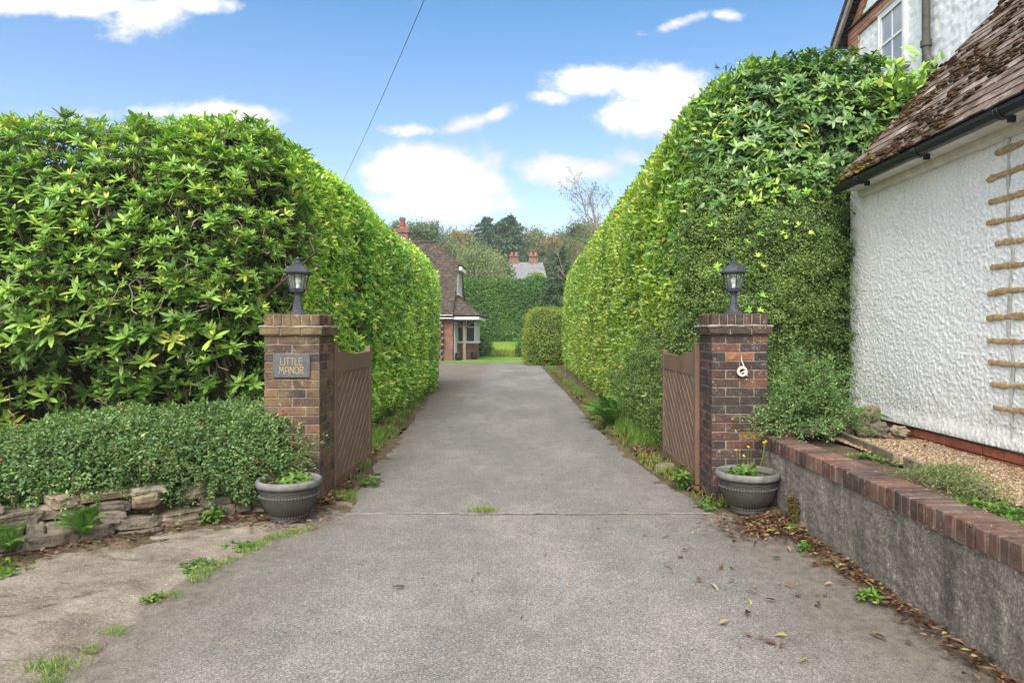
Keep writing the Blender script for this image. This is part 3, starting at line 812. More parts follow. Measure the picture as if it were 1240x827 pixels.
# ------------------------------------------------------------------ gates
def clip_poly(poly, n, c):
    out = []
    for i in range(len(poly)):
        a, b = poly[i], poly[(i + 1) % len(poly)]
        da, db = a @ n - c, b @ n - c
        if da <= 0: out.append(a)
        if da * db < 0: out.append(a + (b - a) * da / (da - db))
    return out
def gate(xa, y0, y1, zb, zt0, zt1, zdip, inner, label, zb0=None):
    """leaf standing open along the drive: hinge at y0 (near), free end at y1; inner = +1/-1 side facing the drive"""
    root = thing('wooden_gate', label, 'gate', (xa, y0, 0), 'gate leaves')
    th = .028
    x0, x1 = xa - th, xa + th
    def st(ya, yb, zt):
        m = MB(); m.bbox((x0, ya, zb), (x1, yb, zt), .005, 0); return m.build('stile', PAINT, root)
    st(y0, y0 + .10, zt0); st(y1 - .08, y1, zt1)
    # dipped top rail
    yy = np.linspace(y0 + .101, y1 - .081, 24); t = np.linspace(0, 1, 24)
    zt = zdip + (zt0 - .08 - zdip) * (1 - sstep(0, .55, t)) - .012 * np.sin(t * PI)
    zr = zdip - .175
    m = MB(); pts = np.concatenate([np.stack([yy, zt], 1), [[yy[-1], zr], [yy[0], zr]]])
    m.prism(pts[::-1], 'x', x0 + .003, x1 - .003, 0); m.build('top_rail', PAINT, root)
    m = MB(); m.bbox((x0 + .003, y0 + .101, zb + .01), (x1 - .003, y1 - .081, zb + .11), .004, 0)
    if inner: m.build('bottom_rail', PAINT, root)
    # slanting boards with chipped pale edges
    m = MB(); a = math.radians(38); d = np.array([math.cos(a), math.sin(a)]); nn = np.array([-d[1], d[0]])
    lo = np.array([y0 + .1, zb + .112]); hi = np.array([y1 - .08, zr - .002]); bw = .108
    xf = xa + inner * .018; xb = xa - inner * .012
    for k in range(-22, 40):
        for (w0, w1, tn, xx) in ((0, bw - .012, 0, xf), (bw - .0115, bw - .003, 1, xf + inner * .0005)):
            c = lo + nn * (k * bw)
            p = [c + nn * w0 - d * 4, c + nn * w0 + d * 4, c + nn * w1 + d * 4, c + nn * w1 - d * 4]
            for (n_, cc) in ((np.array([1., 0]), hi[0]), (np.array([-1., 0]), -lo[0]), (np.array([0, 1.]), hi[1]), (np.array([0, -1.]), -lo[1])):
                if len(p) > 2: p = clip_poly(p, n_, cc)
            if len(p) > 2: m.prism(p, 'x', min(xb, xx), max(xb, xx), tn)
    m.build('board_panel', PAINT, root)
    for zz in (zb + .2, zt0 - .3):
        hg = MB()
        hg.box((xa - inner * .03 - .004, y0 + .01, zz), (xa - inner * .03 + .004, y0 + .4, zz + .035))
        hg.tube([(xa - inner * .03, y0 - .012, zz - .02), (xa - inner * .03, y0 - .012, zz + .06)], .012, 8)
        hg.build('hinge', IRON, root)
    return root
gate(-1.80, 6.27, 7.72, .03, 1.385, 1.33, 1.275, 1, 'brown wooden gate leaf open beside the pier with the name plaque')
gate(1.565, 6.29, 7.86, .06, 1.385, 1.285, 1.25, -1, 'brown wooden gate leaf open beside the pier with the rope coil')

# ------------------------------------------------------------------ pots with plants
def pot(x, y, z, R, H, label):
    root = thing('garden_pot', label, 'plant pot', (x, y, z), 'plant pots at the gate')
    m = MB(); k = R / .25; h = H / .33
    P = [(0, 0), (.135, 0), (.14, .012), (.132, .028), (.128, .04), (.15, .055), (.185, .10), (.208, .15), (.219, .195), (.222, .203), (.222, .211), (.222, .215), (.226, .25), (.228, .268)]
    m.lathe([(r * k, zz * h) for r, zz in P], (x, y, z), 56, 0)
    m.build('bowl', POT, root, True)
    r = MB()
    r.lathe([(.226 * k, .266 * h), (.248 * k, .274 * h), (.253 * k, .288 * h), (.253 * k, .308 * h), (.247 * k, .322 * h), (.236 * k, .328 * h), (.222 * k, .322 * h), (.216 * k, .30 * h), (.212 * k, .25 * h)], (x, y, z), 56, .8)
    r.build('rim', POT, root, True)
    for (rr, zz) in ((.2235, .206), (.142, .045)):
        bd = MB(); nb = 60 if rr > .2 else 40
        for a in np.linspace(0, 2 * PI, nb, endpoint=False):
            bd.blob((x + rr * k * math.cos(a), y + rr * k * math.sin(a), z + zz * h), (.0055,) * 3, .9, amp=0, n=5)
        bd.build('bead_band', POT, root, True)
    # low swag relief below the rim
    sw = MB(); an = np.linspace(0, 2 * PI, 220)
    rr = (.2262) * k
    sw.tube(np.stack([x + rr * np.cos(an), y + rr * np.sin(an), z + (.238 + .010 * np.abs(np.sin(an * 7))) * h], 1), .0045, 5, .12)
    sw.build('relief_band', POT, root, True)
    so = MB(); so.lathe([(0, .292 * h), (.12 * k, .29 * h), (.214 * k, .285 * h)], (x, y, z), 30); so.build('soil', SOIL, root)
    return root
pot(-1.85, 5.28, .03, .243, .325, 'dark grey beaded pot in front of the pier with the name plaque')
pot(1.775, 5.53, .03, .252, .335, 'dark grey beaded pot by the retaining wall with yellow flowers in it')

def small_plant(name, label, x, y, z, R, n, hgt, mat, L=.06, W=.03, group=None, cat='plant', k=3):
    root = thing(name, label, cat, (x, y, z), group)
    m = MB(); st = MB()
    for i in range(n):
        a = rng.uniform(0, 2 * PI); rr = R * math.sqrt(rng.random()); hh = hgt * rng.uniform(.4, 1.0) * (1.15 - rr / R * .6)
        tip = np.array([x + rr * math.cos(a), y + rr * math.sin(a), z + hh]); b = np.array([x + .5 * rr * math.cos(a), y + .5 * rr * math.sin(a), z])
        st.tube([b, (b + tip) / 2 + rng.normal(0, .006, 3), tip], [.0022, .0018, .0012], 3, .4)
        C = tip[None]; A = nrm(np.array([[math.cos(a) * .5, math.sin(a) * .5, 1.0]]))
        rosettes(m, C, A, int(rng.integers(4, 7)), L, W, (45, 95), k, tone=np.array([rng.normal(.55, .18)]))
        P = b + (tip - b) * rng.uniform(.3, .9, (3, 1)); leaves(m, P, rvec(3) + [0, 0, .3], rvec(3) * .4 + [0, 0, 1], L * .9, W * .9, k, tone=np.clip(rng.normal(.45, .2, 3), 0, 1))
    m.build('foliage', mat, root, True); st.build('stems', mat, root)
    return root
p1 = small_plant('pot_plant', 'low bright green leafy plant filling the pot before the plaque pier', -1.83, 5.28, .31, .17, 34, .10, WEED, .05, .026)
p2 = small_plant('pot_plant', 'leafy plant with small yellow flowers and a dry stalk in a pot', 1.76, 5.54, .315, .15, 26, .11, WEED, .045, .026)
fl = MB(); stx = MB()
for (dx, dy, hh) in ((-.075, .0, .21), (.03, .02, .235), (.145, -.02, .27), (.165, .01, .28), (-.03, -.05, .17)):
    P = np.array([[1.76 + dx * .6, 5.54 + dy, .33], [1.76 + dx * .9, 5.54 + dy, .33 + hh * .5], [1.76 + dx, 5.54 + dy, .315 + hh]])
    stx.tube(P, .002, 3, .6)
    leaves(fl, np.repeat(P[-1][None], 9, 0), rvec(9) * [1, 1, .3], np.array([[0, 0, 1.0]] * 9) + .3 * rvec(9), .018, .009, 2)
    fl.blob(P[-1], (.006,) * 3, amp=0, n=4); fl.build('flower', FLOWER, p2); fl = MB()
stx.build('flower_stem', GRASS, p2)
dr = MB(); P = np.array([[1.80, 5.56, .33], [1.815, 5.56, .5], [1.84, 5.55, .68], [1.85, 5.55, .80]])
dr.tube(P, [.003, .0025, .002, .001], 4)
leaves(dr, P[2] + rng.normal(0, .02, (26, 3)) * [.6, .6, 3.2], rvec(26) + [0, 0, .8], rvec(26), .018, .006, 2)
dr.build('dry_stalk', LITTER, p2)

# ------------------------------------------------------------------ rope
rp = MB(); t = np.linspace(0, 1, 200)
cx_, cz_ = 1.818, 1.145
lp = np.stack([cx_ + (.036 + .006 * np.sin(t * 17)) * np.cos(t * 2 * PI * 5.5), 5.822 - .012 - .012 * np.abs(np.sin(t * 23)) , cz_ + (.034 + .006 * np.cos(t * 13)) * np.sin(t * 2 * PI * 5.5)], 1)
rp.tube(lp, .0058, 6)
rp.tube([(1.815, 5.818, 1.29), (1.813, 5.815, 1.245), (1.828, 5.812, 1.2), (1.842, 5.808, 1.165), (1.838, 5.802, 1.13)], .0055, 6)
rp.tube([(1.80, 5.80, 1.13), (1.835, 5.797, 1.15), (1.86, 5.80, 1.11), (1.85, 5.80, 1.075)], .0055, 6)
tag(rp.build('rope_coil', ROPE, smooth=True), 'small coil of white rope hanging on the dark brick pier', 'rope')

# ------------------------------------------------------------------ retaining wall
rw = thing('retaining_wall', 'low concrete block retaining wall with brick on edge coping', 'wall', (2.1, 3.5, 0))
yv = np.linspace(1.0, 5.82, 240); zv = np.linspace(-.05, .5, 40)
A, B = np.meshgrid(yv, zv, indexing='ij')
Gw = np.stack([2.0 + 0 * A, A, B], -1)
jn = 0.004 * np.exp(-((B - .27 + .0) / .006) ** 2)
seg = np.where(B > .27, 0, .22)
vj = 0.004 * np.exp(-((((A + seg) % .45) - .2) / .006) ** 2)
Gw[..., 0] += .010 * fbm(Gw, 9, 5) * .5 + .006 * vnoise(Gw, 50, 6) + jn + vj
m = MB(); m.grid(Gw, flip=True)
m.box((2.03, 1.0, -.05), (2.2, 5.82, .5)); m.build('blockwork', BLOCK, rw, True)
m = MB(); mo = MB(); y = 1.0; x0 = 1.983
while y < 5.80:
    q = rng.uniform(-.004, .004); w = .0655 + rng.uniform(-.003, .003)
    m.bbox((x0 + q, y, .503 + rng.uniform(-.002, .002)), (x0 + .218 + q, y + w, .612 + rng.uniform(-.003, .003)), .006, float(np.clip(rng.normal(.45, .27), 0, 1)), .0025)
    y += w + .0105
m.build('coping', COPING, rw)
mo.box((x0 + .008, 1.0, .501), (x0 + .212, 5.81, .606)); mo.build('mortar', MORTAR, rw)
mo = MB(); P = rng.uniform(-1, 1, (1400, 3)) * [.02, .10, .11] + [1.995, 5.12, .14]
P = P[((P[:, 1] - 5.12) / .10) ** 2 + ((P[:, 2] - .14) / .12) ** 2 < 1]
P[:, 0] = 1.993 - rng.random(len(P)) * .012
leaves(mo, P, rvec(len(P)) + [-.4, 0, .2], rvec(len(P)) + [-1, 0, 0], .018, .012, 0, tone=np.clip(rng.normal(.85, .15, len(P)), 0, 1))
tag(mo.build('moss_patch', MOSS), 'green moss patch growing on the concrete block wall', 'moss')

# ------------------------------------------------------------------ timber edging, rubble heap, flat pot
for (ya, yb, xa, xb) in ((4.75, 5.75, 2.56, 2.66), (3.75, 4.62, 2.52, 2.55)):
    te = MB(); d = np.array([xb - xa, yb - ya]); ang = math.atan2(d[0], d[1])
    R = np.array([[math.cos(ang), math.sin(ang), 0], [-math.sin(ang), math.cos(ang), 0], [0, 0, 1]])
    L = np.hypot(*d); cxm, cym = (xa + xb) / 2, (ya + yb) / 2
    te.bbox((cxm - .02, cym - L / 2, .545), (cxm + .02, cym + L / 2, .635), .006, .5, .004)
    V = te.V[0]; c0 = np.array([cxm, cym, .6]); te.V[0] = (V - c0) @ R.T + c0
    tag(te.build('timber_edging', TIMBER), 'weathered timber edging board by the gravel, ' + ('nearer the rubble heap' if ya > 4.7 else 'nearer the camera end of the bed'), 'edging board', 'timber edging boards')
rk = [(2.96, 6.12, .66, .10, .05, 'long'), (2.78, 6.05, .64, .07, .05, 'squat'), (3.02, 5.93, .63, .11, .045, 'wedge'), (2.72, 5.85, .62, .06, .04, 'small'), (2.88, 5.9, .63, .07, .045, 'pale'), (3.1, 6.22, .74, .09, .05, 'top'), (2.9, 6.3, .73, .1, .05, 'rear'), (3.17, 5.83, .63, .07, .035, 'flat')]
adj = {'long': 'long flat brown rubble stone at the middle of the heap', 'squat': 'squat square rubble stone next to the evergreen shrub', 'wedge': 'large wedge of rubble at the front of the heap', 'small': 'smallest rubble stone at the foot of the shrub', 'pale': 'pale upright rubble stone at the front of the heap', 'top': 'rubble stone lying on top against the white wall', 'rear': 'rubble stone at the back under the hedge', 'flat': 'flat rubble stone at the edge of the gravel'}
for i, (x, y, z, r, h, kx) in enumerate(rk):
    m = MB(); m.blob((x, y, z), (r * .85, r * .75, h * 1.35), float(rng.uniform(.3, .95)), i + 3, .38, 14, 1.9, .8)
    tag(m.build('rubble_stone', STONE), adj[kx], 'stone', 'rubble stones by the white wall')

# ------------------------------------------------------------------ dry stone wall, left
sw = thing('dry_stone_wall', 'low rough stone wall under the berried bush', 'wall', (-3.0, 4.6, 0))
m = MB()
P0 = np.array([-2.12, 5.62]); P1 = np.array([-5.2, 2.6]); Ltot = np.hypot(*(P1 - P0)); dv = (P1 - P0) / Ltot; nv = np.array([-dv[1], dv[0]])
if nv[1] > 0: nv = -nv       # towards the camera
zc = -.02
for course in range(5):
    h = (.085, .075, .08, .075, .06)[course]
    p = -rng.uniform(0, .2)
    while p < Ltot:
        L = rng.uniform(.11, .38) if course < 4 else rng.uniform(.12, .3)
        hh = h * rng.uniform(.75, 1.2)
        c = P0 + dv * (p + L / 2) - nv * (.02 * course + rng.uniform(-.02, .025))
        if rng.random() < (.98, .95, .9, .8, .55)[course]:
            b = MB(); b.blob((0, 0, 0), (L * .54, .10, hh * .60), 0, int(rng.integers(1000)), .2, 11, 1.5, .45)
            V = b.V[0]; th = math.atan2(dv[1], dv[0]) + rng.normal(0, .06); tl = rng.normal(0, .05)
            V = V + np.stack([V[:, 0] * 0, V[:, 0] * 0, V[:, 0] * tl], 1)
            V = np.stack([V[:, 0] * math.cos(th) - V[:, 1] * math.sin(th), V[:, 0] * math.sin(th) + V[:, 1] * math.cos(th), V[:, 2]], 1)
            m.add(V + [c[0], c[1], zc + h / 2 + rng.uniform(-.01, .01)], b.F[0], float(np.clip(rng.normal(.5, .28), 0, 1)))
        p += L + .008
    zc += h * .98
m.build('stonework', STONE, sw)
b = MB(); o = -nv * .1
q = [P0 + o, P1 + o, P1 + o * 2.5, P0 + o * 2.5]
b.prism(q, 'z', -.05, .22); b.build('earth_fill', VERGE, sw)

# ================================================================== RENDERED HOUSE on the right
hs = thing('rendered_house', 'white roughcast house with mossy tiled lean-to roof beside the bed', 'house', (3.35, 6, 0))
XH = 3.35
yv = np.concatenate([np.arange(2.4, 4.2, .012), np.arange(4.2, 7.12, .0075)]); zv = np.arange(.665, 2.99, .0075)
A, B = np.meshgrid(yv, zv, indexing='ij')
Gw = np.stack([XH + 0 * A, A, B], -1)
k = np.maximum(vnoise(Gw, 52, 3), -.2) * 1.1 + .9 * np.maximum(vnoise(Gw, 85, 4), -.2) + .25 * vnoise(Gw, 14, 5)
Gw[..., 0] -= .0056 * k + .035 * sstep(.80, .67, B) + .006 * fbm(Gw, 1.5, 9)
m = MB(); m.grid(Gw, flip=True)
m.box((XH + .03, 1.0, .3), (XH + .25, 7.12, 2.99)); m.box((XH + .0, 1.0, .6), (XH + .03, 2.39, 2.99))
m.box((XH + .25, 6.88, .3), (5.9, 7.12, 2.9))
m.prism([(XH + .2, 2.9), (5.94, 2.9), (5.94, 5.5)], 'y', 6.88, 7.0)
m.build('wall', RENDERW, hs, True)
m = MB(); y = 1.0; q = 0
while y < 7.1:
    for z in (.50, .575):
        m.bbox((XH - .012 + rng.uniform(-.003, .003), y, z), (XH + .09, y + .214, z + .066), .004, float(rng.random()), .002)
    y += .224
m.build('plinth', PLINTH, hs)
# soffit board and wall plate
m = MB(); m.prism([(XH - .185, 2.895), (XH - .005, 2.895), (XH - .005, 2.92), (XH - .185, 2.92)], 'y', 1.0, 6.86, .5)
m.prism([(XH - .21, 2.885), (XH - .187, 2.885), (XH - .187, 2.975), (XH - .21, 2.975)], 'y', 1.0, 6.86)
m.prism([(XH - .04, 2.845), (XH - .006, 2.825), (XH - .006, 2.893), (XH - .04, 2.893)], 'y', 1.0, 6.86)
m.build('soffit', simple('dirty_white_soffit', (.74, .72, .68), .7, .3, .15, 8), hs)
# gutter with brackets
GXc, GZc = XH - .255, 2.925
an = np.linspace(PI, 2 * PI, 13)
g = MB(); yv = np.linspace(1.0, 6.86, 40)
Go = np.stack([np.stack([GXc + .056 * np.cos(an), np.full(13, yy), GZc + .056 * np.sin(an)], 1) for yy in yv])
Gi = np.stack([np.stack([GXc + .051 * np.cos(an), np.full(13, yy), GZc + .051 * np.sin(an)], 1) for yy in yv])
g.grid(Go); g.grid(Gi, flip=True)
for s in (-1, 1): g.tube([(GXc + s * .0545, 1.0, GZc), (GXc + s * .0545, 6.86, GZc)], .0055, 6)
g.add(np.concatenate([Go[-1], [[GXc, 6.862, GZc]]]), [list(range(13))])
gt = g.build('gutter', PLASTIC, hs, False)
for yy in (6.35, 5.4, 4.45, 3.5):
    b = MB(); an2 = np.linspace(PI * .98, 2.02 * PI, 15)
    for dy in (-.018, .018):
        b.tube(np.stack([GXc + .061 * np.cos(an2), np.full(15, yy + dy), GZc + .061 * np.sin(an2)], 1), .006, 6)
    Gb = np.stack([np.stack([GXc + .062 * np.cos(an2), np.full(15, yy + dy), GZc + .062 * np.sin(an2)], 1) for dy in (-.02, .02)])
    b.grid(Gb)
    b.box((GXc + .03, yy - .012, GZc - .085), (GXc + .075, yy + .012, GZc - .04))
    b.build('gutter_bracket', PLASTIC, gt)
# lean-to roof of plain tiles
rx0, rz0 = XH - .25, 2.965; pitch = math.radians(47.5); cu, su = math.cos(pitch), math.sin(pitch)
slope = np.array([cu, 0, su]); nrmv = np.array([-su, 0, cu])
rf = MB(); gauge = .128; tw = .172; Ls = (5.94 - rx0) / cu
nrow = int(Ls / gauge)
for r_ in range(nrow):
    y = 2.0 + (tw / 2 if r_ % 2 else 0)
    sag = .012 * math.sin(r_ * .9)
    while y < 6.84:
        if y + tw > 6.88: break
        s0 = r_ * gauge - .01 + rng.uniform(-.004, .004)
        lift = .013 + rng.uniform(0, .004); th_ = .012; ex = .22
        tl = rng.uniform(-.003, .003)
        o = np.array([rx0, 0, rz0])
        def pt(sv, yy, hh): return o + slope * sv + nrmv * hh + np.array([0, yy, 0])
        h0 = lift + .004; h1 = .004
        V = [pt(s0, y + .002, h0), pt(s0, y + tw - .002, h0 + tl), pt(s0 + ex, y + tw - .002, h1 + tl), pt(s0 + ex, y + .002, h1)]
        V += [v + nrmv * th_ for v in V]
        rf.add(np.array(V), np.array([[0, 3, 2, 1], [4, 5, 6, 7], [0, 1, 5, 4], [1, 2, 6, 5], [2, 3, 7, 6], [3, 0, 4, 7]]), float(np.clip(rng.normal(.5, .25), 0, 1)))
        y += tw + .002
q = np.array([[rx0, 1.0, rz0], [rx0, 6.86, rz0], [5.94, 6.86, rz0 + (5.94 - rx0) * su / cu], [5.94, 1.0, rz0 + (5.94 - rx0) * su / cu]]) - nrmv * .004
rf.add(np.concatenate([q, q - nrmv * .05]), np.array([[0, 3, 2, 1], [4, 5, 6, 7], [1, 2, 6, 5], [0, 1, 5, 4], [2, 3, 7, 6], [3, 0, 4, 7]]), .2)
roof = rf.build('roof', TILE, hs)
n = 3900; ss = Ls * .85 * rng.random(n) ** 1.5; yy = rng.uniform(3.4, 6.86, n)
key = vnoise(np.stack([yy, ss * 1.6, yy * 0], 1), 1.7, 77) + .5 * vnoise(np.stack([yy, ss * 1.6, yy * 0], 1), 6, 78)
keep = key > -.12; ss, yy = ss[keep], yy[keep]
ss = np.round(ss / gauge) * gauge + rng.normal(.012, .028, len(ss))
mo = MB()
for s_, y_ in zip(ss, yy):
    c_ = np.array([rx0, y_, rz0]) + slope * s_ + nrmv * .03
    r_ = rng.uniform(.009, .026)
    mo.blob(c_, (r_ * 1.1, r_ * 1.7, r_ * .62), float(np.clip(rng.normal(.35, .2) + (.35 if y_ > 6.2 and s_ < 1.2 else 0), 0, 1)), int(rng.integers(999)), .35, 5, 2)
tag(mo.build('moss', MOSS, hs), kind='stuff')
# two storey gable wall behind
XM = 5.95
m = MB(); ap = (8.9, 10.3); ev = 12.62; ez = 6.95
yv = np.arange(6.0, ev, .03); zv = np.arange(3.0, 8.7, .03)
def gz(y): return 10.3 - abs(y - 8.9) * (10.3 - ez) / (ev - 8.9)
A, B = np.meshgrid(yv, zv, indexing='ij')
Gw = np.stack([XM + 0 * A, A, np.minimum(B, gz(A))], -1)
Gw[..., 0] -= .016 * np.maximum(vnoise(Gw, 26, 3), 0) + .01 * vnoise(Gw, 16, 4)
m.grid(Gw, flip=True)
m.prism([(3.0, 0), (ev, 0), (ev, ez), (8.9, 10.3), (3.0, 6.0)], 'x', XM + .04, XM + .3)
m.box((XM + .3, ev - .25, 0), (12, ev, ez - .2))
m.build('upper_wall', RENDERU, hs, True)
m = MB()
m.box((XM - .035, ev - .36, 3.0), (XM + .05, ev + .03, 6.83))          # corner quoin
m.box((XM - .037, 6.0, 6.84), (XM + .05, ev + .03, 7.04))              # band course
sl = (10.3 - ez) / (ev - 8.9)
m.prism([(ev + .03, ez - .22), (ev + .03, ez + .02), (8.9, 10.32), (8.9, 10.02)], 'x', XM - .036, XM + .05)
m.build('brick_dressing', QUOIN, hs)
m = MB(); m.box((XM - .07, 6.0, 7.045), (XM + .05, ev + .05, 7.085)); m.build('drip_course', FARTILE, hs)
m = MB()
m.prism([(ev + .25, ez - .2), (ev + .25, ez - .02), (8.9, 10.48), (8.9, 10.33)], 'x', XM - .22, XM - .17, .5)
m.build('bargeboard', simple('grey_bargeboard', (.30, .27, .25), .7, .3, .2, 5), hs)
m = MB()
m.prism([(ev + .3, ez - .1), (ev + .3, ez + .0), (8.9, 10.58), (5.3, 7.4), (5.3, 7.3), (8.9, 10.45)], 'x', XM - .24, 12, .4)
m.build('main_roof', FARTILE, hs)
# sash window
wn = thing_w = None
WY0, WY1, WZ0, WZ1 = 10.68, 11.52, 5.72, 6.83
f = MB()
f.box((XM - .06, WY0, WZ0), (XM - .002, WY0 + .10, WZ1)); f.box((XM - .06, WY1 - .10, WZ0), (XM - .002, WY1, WZ1))
f.box((XM - .06, WY0 + .101, WZ1 - .10), (XM - .002, WY1 - .101, WZ1)); f.box((XM - .062, WY0 + .101, WZ0), (XM - .002, WY1 - .101, WZ0 + .07))
f.box((XM - .082, WY0 - .02, WZ1 + .002), (XM - .01, WY1 + .02, WZ1 + .008))
for w in (WY0 + .02, WY1 - .05): f.box((XM - .072, w, WZ0 + .02), (XM - .0605, w + .03, WZ1 - .02))
ym = (WY0 + WY1) / 2
f.box((XM - .045, ym - .013, WZ0 + .071), (XM - .016, ym + .013, WZ1 - .101))
f.box((XM - .052, WY0 + .101, (WZ0 + WZ1) / 2 - .02), (XM - .014, WY1 - .101, (WZ0 + WZ1) / 2 + .02))
wf = f.build('window', WHITE, hs)
s_ = MB(); s_.bbox((XM - .11, WY0 - .05, WZ0 - .06), (XM - .004, WY1 + .05, WZ0 - .003), .008); s_.build('sill', WHITE, wf)
s_ = MB(); s_.box((XM - .034, WY0 + .1, WZ0 + .07), (XM - .027, WY1 - .1, WZ1 - .1)); s_.build('pane', WGLASS, wf)
# downpipe
d = MB()
d.tube([(XM - .10, 10.05, 8.4), (XM - .10, 10.05, 4.0)], .058, 14)
d.tube([(XM - .10, 10.05, 5.78), (XM - .10, 10.05, 5.69)], .078, 14)
d.tube([(XM - .10, 10.05, 6.9), (XM - .10, 10.05, 6.85)], .07, 14)
d.tube([(XM - .10, 10.05, 5.62), (XM - .12, 9.95, 5.45), (XM - .16, 9.75, 5.28)], .05, 12)
d.build('downpipe', PIPEM, hs)
# crack repair: raised filler in the bed joints
for i in range(12):
    z = 2.76 - i * .1665
    y0 = 4.93 + rng.uniform(-.05, .05); yv = np.linspace(y0, 3.55 + rng.uniform(-.06, .06), 110)
    P = np.stack([np.full(110, XH - .020), yv, z + .008 * vnoise(np.stack([yv, yv * 0 + i, yv * 0], 1), 5, 3) + .012 * np.sin(yv * 2 + i)], 1)
    r_ = .019 + .007 * vnoise(P, 16, 4) + .004 * vnoise(P, 40, 5); r_[0] = .012; r_[1] = .018
    b = MB(); b.tube(P, r_, 8)
    V = b.V[0]; b.V[0] = V + .006 * np.stack([vnoise(V, 60, 1), V[:, 0] * 0, vnoise(V, 45, 2)], -1)
    b.V[0][:, 0] = XH - .014 + (b.V[0][:, 0] - XH + .020) * .3
    b.build('filled_joint', MORTARFILL, hs)
zv = np.linspace(2.9, .72, 80)
P = np.stack([np.full(80, XH - .0125), 4.735 + .03 * vnoise(np.stack([zv, zv * 0, zv * 0], 1), 4, 8), zv], 1)
b = MB(); b.tube(P, .014 + .008 * vnoise(P, 9, 5), 7); b.V[0][:, 0] = XH - .011 + (b.V[0][:, 0] - XH + .0125) * .15
b.build('filled_crack', GREYFILL, hs)

# ================================================================== HEDGES
def chaikin(P, n=2):
    P = np.asarray(P, float)
    for _ in range(n):
        Q = np.empty((2 * len(P), P.shape[1])); Q[0] = P[0]; Q[-1] = P[-1]
        Q[1:-1:2] = .75 * P[:-1] + .25 * P[1:]; Q[2:-1:2] = .25 * P[:-1] + .75 * P[1:]
        P = Q
    return P
def resample(P, n):
    P = np.asarray(P, float); l = np.concatenate([[0], np.cumsum(np.linalg.norm(np.diff(P, axis=0), axis=1))])
    t = np.linspace(0, l[-1], n)
    return np.stack([np.interp(t, l, P[:, k]) for k in range(P.shape[1])], 1)
def sweep(path, prof, side, ns=260, nt=60, prof2=None, w2=None, wob=.07, seed=0):
    """path (plan), prof = (inward offset, z); side=+1: inward is to the right of travel"""
    P = resample(chaikin(path, 3), ns); T = nrm(np.gradient(P, axis=0))
    I = np.stack([T[:, 1], -T[:, 0]], 1) * side
    pr = resample(prof, nt)[None]
    if prof2 is not None:
        w = w2(P)[:, None, None]; pr = pr * (1 - w) + resample(prof2, nt)[None] * w
    else: pr = np.repeat(pr, ns, 0)
    Gd = np.concatenate([P[:, None] + I[:, None] * pr[..., 0:1], pr[..., 1:2]], -1)
    if side == 1: Gd[..., 2] *= 1 - .058 * sstep(7.5, 14, Gd[..., 1])
    return wobble(Gd, wob, seed)
def inset(prof, d):
    P = resample(prof, 40); T = nrm(np.gradient(P, axis=0)); Q = P + np.stack([T[:, 1], -T[:, 0]], 1) * d
    Q[:, 0] = np.minimum(Q[:, 0], 1.3); return Q
def gnormals(G, flip=False):
    n = np.cross(np.gradient(G, axis=0), np.gradient(G, axis=1)); return nrm(n) * (-1 if flip else 1)
def wobble(G, wob, seed, flip=False):
    n = gnormals(G)
    return G + n * (wob * fbm(G, .9, seed) + wob * .5 * vnoise(G, 3, seed + 5))[..., None]
def core(G, N, depth, name, mat, parent, keep=None):  # solid dark shell added inside the foliage as a light block
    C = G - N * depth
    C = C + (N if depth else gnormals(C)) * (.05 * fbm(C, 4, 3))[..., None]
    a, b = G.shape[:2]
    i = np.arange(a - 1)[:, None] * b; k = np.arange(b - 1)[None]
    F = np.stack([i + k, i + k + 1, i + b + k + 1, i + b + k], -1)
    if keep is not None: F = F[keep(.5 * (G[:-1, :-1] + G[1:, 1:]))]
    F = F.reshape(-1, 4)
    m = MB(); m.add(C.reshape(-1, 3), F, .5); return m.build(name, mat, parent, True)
def outward(G, ref):
    """True when the grid normals point away from the point/axis function ref"""
    return (gnormals(G) * (G - ref(G))).sum() < 0

# ---- left: rhododendron in front, laurel hedge along the drive
pathL = [(-5.5, 20.0), (-3.2, 19.8), (-2.40, 19.2), (-2.35, 14), (-2.42, 10), (-2.45, 8), (-2.55, 7.0), (-2.95, 6.45), (-4, 6.35), (-5.5, 6.2), (-8.0, 5.9)]
profL = [(.10, 0), (0, .4), (0, 2.6), (.03, 3.15), (.12, 3.48), (.42, 3.76), (.85, 3.85), (2.2, 3.85)]
profF = [(.85, .15), (.7, .8), (.25, 1.45), (.0, 2.2), (.05, 2.8), (.25, 3.25), (.6, 3.56), (1.2, 3.66), (2.4, 3.6)]
wF = lambda P: sstep(7.2, 6.4, P[:, 1])
GL_ = sweep(pathL, profL, 1, 380, 90, profF, wF, .06, 2)
NLs = gnormals(GL_)
ctrL = lambda G: np.stack([np.full(G.shape[:2], -5.0), np.clip(G[..., 1], 8.5, 18), np.full(G.shape[:2], 1.5)], -1)
flL = outward(GL_, ctrL)
if flL: NLs = -NLs
split = lambda P: P[..., 1] - .25 * vnoise(P, 2.5, 9)          # laurel where > 7.6
lh = thing('laurel_hedge', 'clipped laurel hedge running along the drive behind the plaque pier', 'hedge', (-3.0, 13, 0), 'clipped hedges of the drive')
core(sweep(pathL, inset(profL, .22), 1, 380, 60, inset(profF, .42), wF, .06, 2), 0 * NLs[:, :60], 0, 'dark_core', CORE_G, lh, lambda P: split(P) > 7.4)
mb = MB()
thin = lambda P, sd: np.where(vnoise(P * [1, 1, .5], 2.3, sd) + .55 * vnoise(P * [1, 1, .7], 6.5, sd + 1) < -.38, .16, 1.0)
